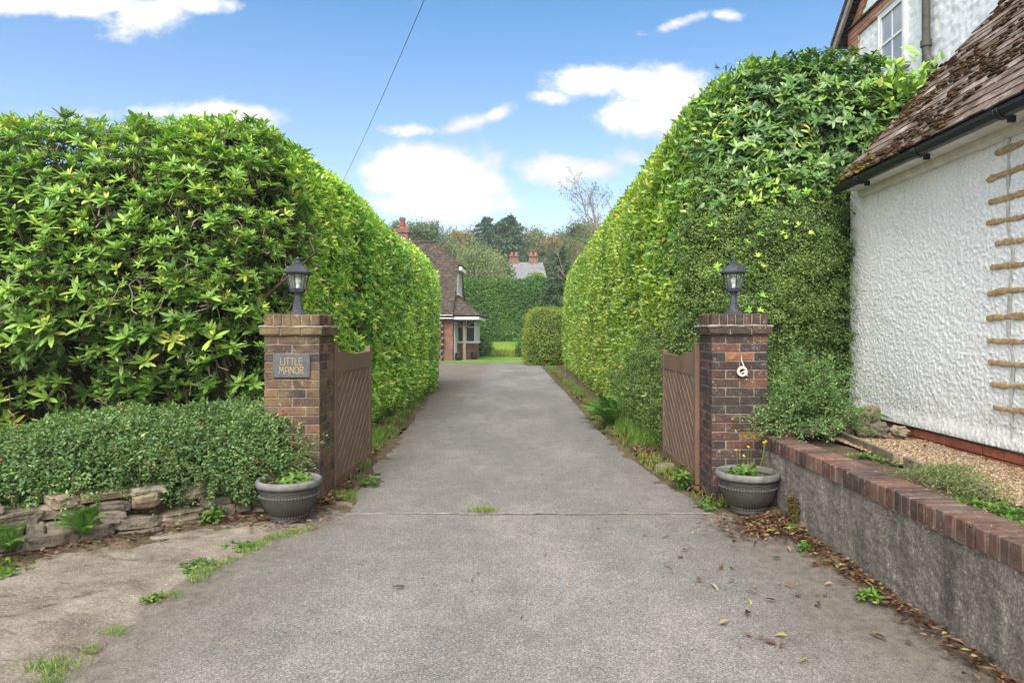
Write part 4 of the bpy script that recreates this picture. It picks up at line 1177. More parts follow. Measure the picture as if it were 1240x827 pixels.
dn = lambda P: thin(P, 201) * (split(P) > 7.5) * ((P[..., 0] > -4.3) | (P[..., 1] > 18.5)) * np.clip(9.5 / P[..., 1], .3, 1) ** 1.3 * (P[..., 1] < 20.5) * np.where(P[..., 2] > 3.8 - .2 * sstep(7.5, 14, P[..., 1]), .35, 1)
P, N = sample_grid(GL_, 1500.0, dn, flL)
P = P + N * (.07 * vnoise(P * [1, 1, .6], 3.2, 231))[:, None]
clipped_leaves(mb, P, N, .088, .036, 3, .2, .85, 1.1, 4, .02, .95)
C, N3 = sample_grid(GL_, 90.0, lambda P: dn(P) * (P[..., 1] < 13), flL)
A3 = nrm(N3 * .6 + [0, 0, .7] + .3 * rvec(len(C)))
rosettes(mb, C + N3 * rng.uniform(-.04, .05, (len(C), 1)), A3, 7, .095, .034, (35, 85), 3, tone=np.clip(rng.normal(.58, .2, len(C)), .05, .92))
P, N = sample_grid(GL_, 420.0, lambda P: dn(P) * (vnoise(P, .8, 55) > -.1) * np.where(P[..., 2] > 1, 1, .2), flL)
clipped_leaves(mb, P, N, .075, .032, 2, .04, .6, 1.1, 6, .5, 1.0, .6, .06)
mb.build('foliage', LAUREL, lh, True)
mb = MB(); P, N = sample_grid(GL_, 40.0, lambda P: dn(P) * (P[..., 2] > .8), flL)
for p_, n_ in zip(P[:900], N[:900]):
    a = p_ - n_ * .12 - np.array([rng.normal(0, .05), rng.normal(0, .1), rng.uniform(.2, .5)]); mb.tube([a, (a + p_) / 2 - n_ * .06 + rng.normal(0, .02, 3), p_ - n_ * .03], [.007, .005, .002], 4)
tag(mb.build('twigs', TWIG, lh), kind='stuff')

rh = thing('rhododendron_bush', 'huge rhododendron with whorled leaves behind the berried bush and plaque pier', 'bush', (-4.2, 7.8, 0), 'rhododendrons')
core(sweep(pathL, inset(profL, .4), 1, 380, 60, inset(profF, .42), wF, .06, 2), 0 * NLs[:, :60], 0, 'dark_core', CORE, rh, lambda P: (split(P) <= 7.9) & (P[..., 2] > .1))
mb = MB()
dn = lambda P: (split(P) < 7.7) * np.where(P[..., 2] < 1.3, .42, 1) * (P[..., 0] > -7.2) * np.where(P[..., 2] > 3.76, .5, 1)
gaps = lambda P: np.where(vnoise(P, 1.6, 91) + .5 * vnoise(P, 4, 92) < -.42, .25, 1.0)
def whorls(mb, dens, depth0, depth1, L, W, tone_mu, upb=.55):
    C, N = sample_grid(GL_, dens, lambda P: dn(P) * gaps(P), flL)
    N = np.where(C[:, 2:3] > 3.55, np.array([[0, -.25, .97]]), N); C = np.minimum(C, [99, 99, 3.66]); n = len(C)
    C = C - N * (depth0 + (depth1 - depth0) * rng.random(n))[:, None]
    A = nrm(N * .45 + np.array([0, 0, upb]) + .34 * rvec(n))
    big = np.where(C[:, 2] < 1.6, 1.25, 1.0) * rng.uniform(.85, 1.15, n)
    t = np.clip(rng.normal(tone_mu, .14, n) + .13 * fbm(C, 1.3, 12), 0, .96)
    h = rng.random(n) < .62
    rosettes(mb, C[h], A[h], 9, (L * big)[h], (W * big)[h], (38, 92), 4, tone=t[h], droop=.12)
    h = ~h
    rosettes(mb, C[h], A[h], 7, (L * big * .74)[h], (W * big * .8)[h], (30, 84), 4, tone=np.clip(t[h] + .08, 0, .96), droop=.1)
    return C, A
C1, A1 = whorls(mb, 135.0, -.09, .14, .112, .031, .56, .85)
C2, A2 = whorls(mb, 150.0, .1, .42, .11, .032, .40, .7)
P, N = sample_grid(GL_, 520.0, lambda P: dn(P) * np.where(P[..., 2] < 1.2, .5, 1) * (P[..., 2] < 3.45), flL)
clipped_leaves(mb, P - N * .12, N, .05, .021, 2, .3, .9, 1.5, 33, .05, .8)
# fresh small tip leaves
k = rng.random(len(C1)) < .5
rosettes(mb, C1[k] + A1[k] * .02, A1[k], 5, .062, .02, (15, 45), 3, tone=np.clip(rng.normal(.78, .08, k.sum()), 0, .95))
mb.build('foliage', RHODO, rh, True)
mb = MB()
for i in rng.permutation(len(C1))[:1900]:      # the shoot each whorl sits on
    a = C1[i] - A1[i] * .012; L = rng.uniform(.10, .26); b = a - A1[i] * L + rng.normal(0, .035, 3) + [0, .05, -.02]
    mb.tube([a, (a + b) / 2 + rng.normal(0, .012, 3), b], [.0022, .003, .0042], 3)
sel = rng.permutation(len(C2))[:560]
for i in sel:
    e = C2[i]; n_ = A2[i]
    b = e * [1, 1, 1] + np.array([rng.normal(0, .3), .9 + rng.random() * .4, 0]) * (1 if e[1] < 7 else .3) + np.array([(-.8 if e[0] > -3 else 0), 0, -rng.uniform(.3, .9)])
    mid = (b + e) / 2 + rng.normal(0, .10, 3); q = e - n_ * .12
    t = np.linspace(0, 1, 7)[:, None]
    P = (1 - t) ** 3 * b + 3 * (1 - t) ** 2 * t * mid + 3 * (1 - t) * t ** 2 * q + t ** 3 * e
    P[1:-1] += rng.normal(0, .012, (5, 3))
    mb.tube(P, np.linspace(rng.uniform(.008, .017), .003, 7), 5)
for i in range(260):   # bare twiggy ends showing near the surface
    j = rng.integers(len(C1)); e = C1[j] - A1[j] * .05
    P = e + np.cumsum(np.concatenate([[np.zeros(3)], rng.normal(0, .05, (5, 3)) + [0, 0, -.035]]), 0)
    mb.tube(P, np.linspace(.004, .007, 6), 4)
tag(mb.build('branches', TWIG, rh, True), kind='stuff')
mb = MB()
for i in range(10):
    x = -2.9 - i * .35 + rng.normal(0, .1); y = 7.5 + rng.uniform(-.3, .4)
    P = np.array([[x, y, 0], [x + rng.normal(0, .12), y - .1, .7], [x + rng.normal(0, .25), y - .25, 1.4], [x + rng.normal(0, .5), y - .3, 2.3]])
    mb.tube(resample(chaikin(P), 10), np.linspace(rng.uniform(.02, .04), .012, 10), 7)
tag(mb.build('stems', DARKTWIG, rh, True), kind='stuff')

# ---- right: laurel along the drive, small-leaved growth on the end, rhododendron on top
pathR = [(4.2, 31), (2.2, 30.8), (1.40, 30), (1.5, 20), (1.58, 12), (1.60, 8.6), (1.72, 7.35), (2.3, 7.0), (3.05, 6.92), (3.9, 7.5)]
profR = [(.12, 0), (0, .4), (0, 1.6), (.01, 2.6), (.04, 3.2), (.13, 3.7), (.33, 4.15), (.65, 4.5), (1.1, 4.62), (2.2, 4.6)]
profRf = [(.10, 0), (0, .6), (0, 2.0), (.02, 2.6), (.06, 3.1), (.2, 3.6), (.5, 4.1), (.8, 4.4), (1.2, 4.55), (2.0, 4.6)]
GR = sweep(pathR, profR, -1, 460, 90, profRf, lambda P: sstep(8.0, 7.1, P[:, 1]), .05, 6)
NR = gnormals(GR)
ctrR = lambda G: np.stack([np.full(G.shape[:2], 3.6), np.clip(G[..., 1], 8.6, 29), np.full(G.shape[:2], 1.5)], -1)
flR = outward(GR, ctrR)
if flR: NR = -NR
def cot_w(P):      # 1 where the small-leaved cotoneaster has taken the face over
    nz = .45 * fbm(P, 1.1, 41)
    side = sstep(-.25, .25, (2.0 - .32 * (P[..., 1] - 7.2)) - P[..., 2] * .9 + nz) * (P[..., 1] < 13)
    front = sstep(-.3, .3, 3.05 + .9 * (P[..., 0] - 2.6) * .3 - P[..., 2] + nz * .8)
    wfr = sstep(7.9, 7.4, P[..., 1] + .0 * nz - .35 * (P[..., 2] - 1.5) * 0)
    return side * (1 - wfr) + front * wfr
def rho_w(P): return sstep(7.9, 7.3, P[..., 1] + .25 * vnoise(P, 2, 43)) * (1 - cot_w(P))
lr = thing('laurel_hedge', 'tall bright laurel hedge along the drive behind the rope coil pier', 'hedge', (2.4, 16, 0), 'clipped hedges of the drive')
core(sweep(pathR, inset(profR, .2), -1, 460, 60, inset(profRf, .2), lambda P: sstep(8.0, 7.1, P[:, 1]), .05, 6), 0 * NR[:, :60], 0, 'dark_core', CORE_G, lr)
lau = lambda P: thin(P, 211) * (1 - cot_w(P)) * (1 - rho_w(P)) * np.clip(10. / P[..., 1], .22, 1) ** 1.35 * (P[..., 1] < 31) * np.where(P[..., 2] > 4.55, .3, 1)
mb = MB()
P, N = sample_grid(GR, 1350.0, lau, flR)
P = P + N * (.07 * vnoise(P * [1, 1, .6], 3.0, 233))[:, None]
clipped_leaves(mb, P, N, .095, .041, 3, .2, .85, .9, 14, .02, .95)
P, N = sample_grid(GR, 520.0, lambda P: lau(P) * (vnoise(P, .7, 57) > -.2), flR)
clipped_leaves(mb, P, N, .08, .038, 2, .04, .6, 1.1, 16, .45, 1.0, .6, .06)
mb.build('foliage', YELLOWGREEN, lr, True)
ch = thing('cotoneaster_hedge', 'dark small leaved evergreen hedge covering the end behind the rope coil pier', 'hedge', (2.4, 7.2, 0), 'clipped hedges of the drive')
mb = MB()
cw = lambda P: cot_w(P) * np.clip(8. / P[..., 1], .3, 1) ** 1.5 * (P[..., 1] < 14)
P, N = sample_grid(GR, 10500.0, cw, flR)
# short arching sprays make the surface shaggy
P = P + N * (.15 * np.maximum(vnoise(P * [1, 1, 1.7], 4.0, 61), -.25) + .06 * vnoise(P, 11, 62))[:, None]
clipped_leaves(mb, P, N, .031, .017, 2, .10, .9, 2.5, 24, .05, .95, .4, .02)
C, N = sample_grid(GR, 210.0, cw, flR)
D0 = .55 * rvec(len(N))
for j in range(13):
    t = j / 13
    d = nrm(N * .8 + D0 + np.array([0, 0, .25]))
    leaves(mb, C + d * (.20 * t) + rng.normal(0, .013, C.shape) - np.array([0, 0, .05 * t * t]), rvec(len(C)) + d * .6, rvec(len(C)) + [0, 0, .6], .024, .013, 2, tone=np.clip(rng.normal(.6, .18, len(C)), 0, 1))
mb.build('foliage', COTON, ch, True)
core(sweep(pathR, inset(profR, .11), -1, 460, 60, inset(profRf, .11), lambda P: sstep(8.0, 7.1, P[:, 1]), .05, 6), 0 * NR[:, :60], 0, 'dark_core', CORE_G, ch, lambda P: cot_w(P) > .5)
mb = MB(); C, N = sample_grid(GR, 26.0, cw, flR)
sp = np.concatenate([[[1.9, 7.1, 2.55], [2.35, 7.0, 2.2], [2.6, 6.95, 2.5], [2.2, 7.0, 2.75], [2.0, 7.05, 2.1], [2.75, 6.95, 2.9]], C[:18]])
rosettes(mb, np.repeat(sp, 3, 0) + rng.normal(0, .05, (len(sp) * 3, 3)) + [0, -.08, .02], nrm(np.array([[-.2, -.7, .7]] * len(sp) * 3) + .3 * rvec(len(sp) * 3)), 6, .06, .022, (20, 70), 3, tone=np.clip(rng.normal(.6, .12, len(sp) * 3), 0, .95))
tag(mb.build('laurel_leaves', LAUREL, ch, True), kind='stuff')

rr = thing('rhododendron_bush', 'dark rhododendron topping the hedge beside the lean-to roof', 'bush', (3.3, 8.2, 0), 'rhododendrons')
def ell(c, r, e=.8, n=60, seed=0, wob=.12, umax=1.0):
    u = np.linspace(.02, PI * umax, n); v = np.linspace(0, 2 * PI, 2 * n)
    su_ = np.sin(u)[:, None]; D = np.stack([su_ * np.cos(v), su_ * np.sin(v), np.repeat(np.cos(u)[:, None], 2 * n, 1)], -1)
    D = np.sign(D) * np.abs(D) ** e
    Gd = np.array(c) + D * np.array(r)
    return Gd + nrm(D) * (wob * fbm(Gd, 1.4, seed) * np.sin(u)[:, None])[..., None]
GB = ell((3.35, 8.25, 3.55), (1.12, 1.15, 1.15), .75, 60, 3, .12)
NB = gnormals(GB); flB = outward(GB, lambda G: np.array([3.35, 8.25, 3.55]))
if flB: NB = -NB
core(GB, NB, .4, 'dark_core', CORE, rr)
mb = MB()
for (dens, d0, d1, mu) in ((150., -.06, .1, .56), (120., .08, .32, .36)):
    C, N = sample_grid(GB, dens, lambda P: (P[..., 1] < 9.2) * (P[..., 2] > 2.7) * 1.0, flB)
    C3, N3 = sample_grid(GR, dens, lambda P: rho_w(P) * (P[..., 2] < 4.5) * (P[..., 0] < 4.3), flR)
    C = np.concatenate([C, C3]); N = np.concatenate([N, N3]); n = len(C)
    C = C - N * rng.uniform(d0, d1, n)[:, None]
    A = nrm(N * .75 + np.array([0, 0, .5]) + .4 * rvec(n))
    rosettes(mb, C, A, 8, .095, .030, (38, 92), 4, tone=np.clip(rng.normal(mu + .1, .18, n) + .12 * fbm(C, 1.3, 12), 0, 1), droop=.2)
mb.build('foliage', RHODO2, rr, True)
mb = MB(); P, N = sample_grid(GR, 260.0, lambda P: rho_w(P) * (vnoise(P, 2, 71) > .05), flR)
clipped_leaves(mb, P, N, .085, .032, 3, .05, .6, 1, 5, .4, 1, .5, .08)
tag(mb.build('pale_leaves', LAUREL, rr, True), kind='stuff'); mb = MB()
P = np.array([3.95, 7.15, 4.05]) + rng.normal(0, 1, (260, 3)) * [.2, .14, .15]
clipped_leaves(mb, P, nrm(np.array([[-.3, -.7, .6]] * 260)), .13, .06, 3, .05, .6, 1, 5, .4, .9, .5, .08)
tag(mb.build('broad_leaves', RHODO, rr, True), kind='stuff')
mb = MB()
for i in range(150):
    e = GB[rng.integers(10, 45), rng.integers(0, 120)]; b = e * .6 + np.array([3.35, 8.25, 2.9]) * .4
    mb.tube([b, (b + e) / 2 + rng.normal(0, .06, 3), e + rng.normal(0, .03, 3)], [.012, .008, .004], 5)
tag(mb.build('branches', TWIG, rr, True), kind='stuff')

# ---- berried cotoneaster mound above the stone wall
cb = thing('berried_bush', 'low spreading small leaved bush with red berries on the stone wall', 'bush', (-3.2, 5.2, .2))
u = np.linspace(-1.80, -5.6, 120); v = np.linspace(0, 1, 50)
base = np.stack([u, 5.50 + (u + 1.7) * .42], 1)        # front foot line (follows the wall)
pf = resample([(.06, .17), (-.06, .24), (-.14, .40), (-.08, .57), (.06, .70), (.38, .79), (.9, .82), (1.5, .72)], 50)
wv = .17 * vnoise(np.stack([u, u * 0, u * 0], 1), 1.6, 3)
endt = sstep(-1.78, -2.2, u)
Gc = np.zeros((120, 50, 3))
Gc[..., 0] = u[:, None] + (1 - endt[:, None]) * -.0
Gc[..., 1] = base[:, 1][:, None] + (pf[None, :, 0] + wv[:, None]) * (.25 + .75 * endt[:, None]) + .25 * (1 - endt[:, None])
Gc[..., 2] = (.38 + (pf[None, :, 1] - .38) * (.35 + .65 * endt[:, None])) + .045 * vnoise(np.stack([u, u * 0, u * 0], 1), 2.2, 7)[:, None]
Gc = wobble(Gc, .075, 13)
NC = gnormals(Gc); flC = outward(Gc, lambda G: np.stack([G[..., 0], G[..., 1] * 0 + 6.2, G[..., 2] * 0 + .2], -1))
if flC: NC = -NC
core(Gc, NC, .16, 'dark_core', CORE, cb)
mb = MB(); P, N = sample_grid(Gc, 8500.0, lambda P: np.where(vnoise(P, 3.2, 17) < -.42, .25, 1), flC)
P = P + N * (.04 * vnoise(P, 9, 62) + .03 * np.maximum(vnoise(P, 20, 63), 0))[:, None]
n = len(P); d = nrm(rvec(n) + N * .5 + np.array([0, -.2, -.1])); nn = nrm(N + .8 * rvec(n) + [0, 0, .5])
P = P - N * (rng.random(n) ** 1.5 * .13)[:, None]
s_ = rng.uniform(.7, 1.25, n)
leaves(mb, P, d, nn, .034 * s_, .0145 * s_, 2, .2, .15, np.clip(rng.normal(.47, .2, n) + .15 * fbm(P, 3, 4), 0, 1))
# arching sprays
C, N = sample_grid(Gc, 105.0, lambda P: np.where(P[..., 2] < .78, 1, .35), flC)
tw = MB()
for c_, n_ in zip(C, N):
    L = rng.uniform(.10, .27); d0 = nrm(n_ * .8 + rng.normal(0, .45, 3) + [0, -.2, .15]); t = np.linspace(0, 1, 9)[:, None]
    Q = c_ - n_ * .05 + d0 * L * t + np.array([0, 0, -.8]) * (L * t) ** 2 * 3
    tw.tube(Q[::2], [.0028, .0024, .002, .0015, .001], 3)
    for sgn in (-1, 1):
        leaves(mb, Q[1:], np.tile(d0 * .7, (8, 1)) + sgn * np.cross(d0, [0, 0, 1.0]) + rng.normal(0, .2, (8, 3)), np.tile([0, -.2, 1.0], (8, 1)) + rng.normal(0, .4, (8, 3)), .03, .012, 2, tone=np.clip(rng.normal(.5, .18, 8), 0, 1))
mb.build('foliage', COTON2, cb, True); 
for i in range(260):
    x = rng.uniform(-4.6, -2.1); fy = 5.62 + (x + 1.7) * .42
    P = np.array([[x, fy + .45, .25], [x + rng.normal(0, .12), fy + .2, .42 + rng.normal(0, .06)], [x + rng.normal(0, .25), fy + .06 + rng.normal(0, .05), .42 + rng.normal(0, .09)]])
    tw.tube(resample(chaikin(P), 7), np.linspace(.007, .002, 7), 4)
tag(tw.build('twigs', DARKTWIG, cb), kind='stuff')
mb = MB(); C, N = sample_grid(Gc, 30.0, lambda P: np.where(vnoise(P, 2.4, 23) > .0, 1, .08) * np.where(P[..., 2] > .77, .3, 1), flC)
for c_, n_ in zip(C, N):
    for j in range(int(rng.integers(1, 4))):
        mb.blob(c_ + n_ * .024 + rng.normal(0, .011, 3), (.0062,) * 3, .5, amp=0, n=5)
tag(mb.build('berries', BERRY, cb, True), kind='stuff')

# ---- loose evergreen shrub by the right pier, in a brown pot
sh_ = thing('evergreen_shrub', 'loose small leaved shrub spilling from a brown pot beside the dark pier', 'shrub', (2.32, 5.72, .6))
mb = MB(); tw = MB()
for i in range(230):
    a = rng.uniform(0, 2 * PI); el = rng.uniform(.1, 1.45)
    L = rng.uniform(.28, .66) * (1.0 + .15 * math.sin(el)); d0 = np.array([math.cos(a) * math.cos(el), math.sin(a) * math.cos(el) * .7, math.sin(el)])
    t = np.linspace(0, 1, 12)[:, None]; b0 = np.array([2.36, 5.75, .72])
    Q = b0 + d0 * L * t + np.array([.0, 0, -.9]) * (L * t) ** 2 * .8 * math.cos(el) + np.cumsum(rng.normal(0, .006, (12, 3)), 0)
    Q[:, 2] = np.maximum(Q[:, 2], .63)
    tw.tube(Q[::2], np.linspace(.004, .0012, 6), 3)
    for rep in range(9):
        leaves(mb, Q[2:] + rng.normal(0, .016, (10, 3)), rvec(10) + d0 * .8, rvec(10) * .7 + [0, -.2, .8], .028, .0125, 2, tone=np.clip(rng.normal(.52, .18, 10), 0, .9))
mb.build('foliage', COTON2, sh_, True); tag(tw.build('twigs', TWIG, sh_), kind='stuff')
m = MB(); m.lathe([(0, .612), (.088, .612), (.10, .70), (.107, .702), (.107, .722), (.098, .724), (.094, .70), (0, .69)], (2.15, 5.72, 0), 28)
tag(m.build('brown_pot', TERRA, smooth=False), 'small brown plastic pot on the end of the coping under the shrub', 'plant pot')
lf = thing('broadleaf_plant', 'single broad green leaf sprouting from the rubble heap', 'plant', (3.02, 6.1, .7))
m = MB(); leaves(m, np.array([[2.98, 6.05, .76], [3.06, 6.1, .74]]), np.array([[-.8, -.2, .35], [.6, -.3, .1]]), np.array([[.1, -.5, .9], [0, -.3, 1]]), np.array([.26, .16]), np.array([.11, .07]), 4, .2, .35, .45)
m.tube([(3.0, 6.08, .6), (2.99, 6.06, .7), (2.98, 6.05, .765)], .006, 5); m.build('foliage', WEED, lf, True)

# ================================================================== GROUND PLANTS AND LITTER
def grass_blades(mb, P, h, spread=.5, w=.006, tmu=.5):
    n = len(P); d = nrm(rvec(n) * spread * [1, 1, .2] + [0, 0, 1]); H = h * rng.uniform(.5, 1.2, n)
    leaves(mb, P, d, nrm(rvec(n) * [1, 1, .1] + 1e-6), H, w * rng.uniform(.7, 1.3, n), 3, .1, .35, np.clip(rng.normal(tmu, .2, n), 0, 1))
gb = MB()
def along(y0, y1, fx, n, sx, h, tmu=.5, patch=1):
    y = rng.uniform(y0, y1, n); x = fx(y) + rng.normal(0, sx, n); P = np.stack([x, y, x * 0 + .03], 1)
    k = vnoise(P, 1.9, 45) + .4 * vnoise(P, 7, 46) > (.05 if patch else -9); grass_blades(gb, P[k], h, .55, .007, tmu)
along(6.2, 20, lambda y: np.interp(y, ye, xl) - .30, 9000, .12, .13, .55)
along(7.9, 30, lambda y: np.interp(y, ye, xr) + .28, 7000, .10, .14, .6)
along(8.5, 11, lambda y: np.interp(y, ye, xr) + .36, 1300, .08, .21, .55, 0)
along(5.6, 8.0, lambda y: np.interp(y, ye, xr) + .16, 900, .08, .10, .75)
y = rng.uniform(2.6, 5.1, 2600); x = np.interp(y, ye, xl) + .07 + rng.normal(0, .045, 2600); P = np.stack([x, y, x * 0 + .012], 1)
k = vnoise(P, 3.1, 145) + .4 * vnoise(P, 9, 146) > -.12; grass_blades(gb, P[k], .035, .75, .004, .6)
tag(gb.build('verge_grass', GRASS), kind='stuff', label='tufts of grass growing along both edges of the drive', cat='grass')
for (x, y, r, n, h, tm, lab) in ((-.37, 5.60, .065, 260, .05, .75, 'small yellowish grass tuft growing in the joint across the drive'),
                                 (-1.62, 6.0, .06, 140, .10, .5, 'small green grass tuft at the foot of the plaque pier'),
                                 (-2.05, 2.95, .07, 240, .05, .6, 'low grass tuft on the tarmac edge nearest the camera')):
    g = MB(); P = np.stack([x + rng.normal(0, r * (1.0), n), y + rng.normal(0, r * .5, n), np.full(n, .012)], 1); grass_blades(g, P, h, .6, .004, tm)
    tag(g.build('grass_tuft', GRASS), lab, 'grass tuft', 'grass tufts')
# bed weeds
wb = MB(); 
y = rng.uniform(2.8, 5.7, 900); x = rng.uniform(2.24, 2.54, 900); P = np.stack([x, y, x * 0 + .57], 1); k = vnoise(P, 2.6, 5) > .05
rosettes(wb, P[k] + [0, 0, .01], nrm(np.array([[0, 0, 1.0]] * k.sum()) + .3 * rvec(k.sum())), 6, .032, .015, (40, 90), 2, tone=np.clip(rng.normal(.55, .2, k.sum()), 0, 1))
tag(wb.build('bed_weeds', WEED, smooth=True), kind='stuff', label='low green weeds growing between the coping and the timber edging', cat='weeds')
th = thing('heath_clump', 'low grey green heathy clump growing behind the coping', 'plant', (2.48, 3.95, .58))
m = MB(); n = 2600; P = np.array([2.46, 3.98, .57]) + rng.normal(0, 1, (n, 3)) * [.09, .17, .0]; hh = .12 * np.exp(-((P[:, 1] - 3.98) / .28) ** 2)
P[:, 2] += rng.random(n) * hh; leaves(m, P, rvec(n) + [0, 0, .7], rvec(n), .034, .006, 2, tone=np.clip(rng.normal(.45, .25, n), 0, 1)); m.build('foliage', TREE_PALE, th)
for (cx_, cy_, nn_, rad, hh_, lab) in (
        (-2.40, 5.2, 12, .10, .16, 'bright leafy weed against the stone wall behind the beaded pot'),
        (-2.06, 4.25, 30, .12, .03, 'flat leafy weed mat at the middle of the tarmac edge'),
        (-1.98, 4.62, 22, .12, .035, 'sprawling weed with yellow flowers at the upper end of the tarmac edge'),
        (-2.06, 3.72, 14, .08, .025, 'flat weed patch at the lower end of the tarmac edge'),
        (-1.52, 6.55, 20, .10, .10, 'leafy weed growing beside the foot of the left gate leaf'),
        (1.42, 6.35, 20, .08, .24, 'bushy weed between the dark pier and its gate leaf'),
        (1.52, 5.72, 22, .13, .07, 'low weeds at the foot of the dark pier'),
        (1.86, 4.55, 9, .05, .07, 'small weed at the middle of the retaining wall foot'),
        (1.86, 3.72, 14, .07, .07, 'larger weed at the near part of the retaining wall foot'),
        (1.93, 5.0, 8, .05, .06, 'small weed below the moss patch on the retaining wall'),
        (-3.25, 4.1, 40, .22, .06, 'spreading green weed in front of the fern by the stone wall')):
    small_plant('weed', lab, cx_, cy_, .02, rad, nn_, hh_, WEED, (.026 if hh_ < .04 else .042) if hh_ < .12 else .07, (.014 if hh_ < .04 else .02) if hh_ < .12 else .028, 'weeds by the drive', 'weed', 2)
def fern(x, y, z, R, n, label, el=(25, 65), a0=0, a1=2 * PI):
    root = thing('fern', label, 'fern', (x, y, z), 'ferns')
    m = MB(); st = MB()
    for i in range(n):
        a = a0 + (a1 - a0) * (i + rng.random()) / n; e = math.radians(rng.uniform(*el)); L = R * rng.uniform(.7, 1.15)
        t = np.linspace(0, 1, 34)[:, None]; h = np.array([math.cos(a), math.sin(a), 0])
        Q = np.array([x, y, z]) + h * L * math.cos(e) * t + np.array([0, 0, 1]) * (L * math.sin(e) * t - .42 * L * t ** 2.4)
        Q[:, 2] = np.maximum(Q[:, 2], .03)
        st.tube(Q[::3], np.linspace(.004, .001, len(Q[::3])), 3)
        T = nrm(np.gradient(Q, axis=0)); S = nrm(np.cross(T, [0, 0, 1.0]))
        w = .17 * L * np.sin(np.clip(t[:, 0] * 1.05 + .05, 0, 1) * PI) ** .7
        tn = float(np.clip(rng.normal(.5, .2), 0, 1))
        for sg in (-1, 1):
            leaves(m, Q[2:], (S * sg + T * .35)[2:], np.cross(S, T)[2:] + .2 * rvec(32), (w[2:] + .01) * rng.uniform(.8, 1.1, 32), .62 * L / 33, 2, .1, .25, np.clip(tn + rng.normal(0, .12, 32), 0, 1))
    m.build('fronds', FERN, root); st.build('stalks', FERN, root)
fern(1.30, 10.4, .05, .85, 20, 'pale green fern growing out of the hedge foot beside the drive', (48, 82), PI * .5, PI * 1.5)
fern(1.25, 11.6, .05, .55, 12, 'smaller fern further along the same hedge foot', (25, 70), PI * .5, PI * 1.5)
fern(-3.0, 4.62, .1, .34, 15, 'dark green fern growing from the stone wall, the one nearer the pot', (45, 85), PI, 2 * PI)
fern(-3.3, 4.35, .08, .30, 13, 'dark green fern growing from the stone wall, the one farther from the pot', (45, 85), PI, 2 * PI)
# fallen leaves
lt = MB(); LSEED = 1
def litter(P, L=.06, tmu=.42, ts=.2):
    L = L * .82; ts = .27
    n = len(P); leaves(lt, P + [0, 0, .006], rvec(n) * [1, 1, .12], nrm(np.array([0, 0, 1.0]) + .35 * rvec(n)), L * rng.uniform(.5, 1.3, n), L * .42 * rng.uniform(.6, 1.3, n), 3, .5, rng.uniform(-.25, .35), np.clip(rng.normal(tmu, ts, n), 0, 1))
n = 900; y = 5.35 - 3.2 * rng.random(n) ** 1.6; x = 1.99 - np.abs(rng.normal(0, 1, n)) * (.06 + .10 * sstep(4.2, 5.3, y)); litter(np.stack([x, y, .03 + .03 * rng.random(n) * sstep(1.85, 1.98, x)], 1), .06, .4)
n = 420; litter(np.stack([1.72 + rng.normal(0, .16, n), 5.05 + rng.normal(0, .14, n), .025 + .03 * rng.random(n)], 1), .065, .4)
n = 750; y = rng.uniform(5.4, 8.4, n); litter(np.stack([np.interp(y, ye, xr) + .08 + np.abs(rng.normal(0, .12, n)), y, .04 + .02 * rng.random(n)], 1), .06, .45)
n = 2400; y = 6.2 + 20 * rng.random(n) ** 1.5; litter(np.stack([np.interp(y, ye, xr) + .1 + np.abs(rng.normal(0, .12, n)), y, .03 + .05 * rng.random(n)], 1), .07, .45)
n = 2200; y = 5.7 + 14 * rng.random(n) ** 1.4; litter(np.stack([np.interp(y, ye, xl) - .08 - np.abs(rng.normal(0, .16, n)), y, .035 + .03 * rng.random(n)], 1), .065, .4)
n = 260; litter(np.stack([-2.0 + rng.normal(0, .25, n), 5.3 + rng.normal(0, .15, n), .03 + .02 * rng.random(n)], 1), .055, .3)
n = 420; x = rng.uniform(-4.2, -2.2, n); litter(np.stack([x, 5.37 + (x + 2.27) * .98 - np.abs(rng.normal(0, .1, n)), .045 + .015 * rng.random(n)], 1), .055, .35)
n = 130; y = rng.uniform(3.0, 9, n); litter(np.stack([rng.uniform(-1.4, 1.5, n) + .3 * rng.random(n), y, .012 + 0 * y], 1), .035, .5)
n = 34; litter(np.stack([rng.uniform(.8, 1.85, n), rng.uniform(3.0, 4.9, n), .016 + np.zeros(n)], 1), .07, .5)
n = 80; litter(np.stack([rng.uniform(2.22, 3.2, n), rng.uniform(3.5, 5.9, n), .62 + np.zeros(n)], 1), .05, .45)
litter(np.array([[1.02, 4.02, .016], [.72, 4.75, .016], [1.15, 3.55, .016], [1.34, 3.7, .016], [1.2, 3.18, .016], [1.45, 3.9, .016], [.95, 3.4, .016], [-.7, 3.9, .016]]), .085, .5)
tag(lt.build('fallen_leaves', LITTER), kind='stuff', label='brown and orange fallen leaves gathered along the wall foot and verges', cat='fallen leaves')
m = MB(); m.blob((1.43, 7.15, .06), (.10, .08, .06), .6, 4, .2, 9, 1.5, .7)
tag(m.build('verge_stone', STONE), 'round brown stone on the verge below the free end of a gate', 'stone')

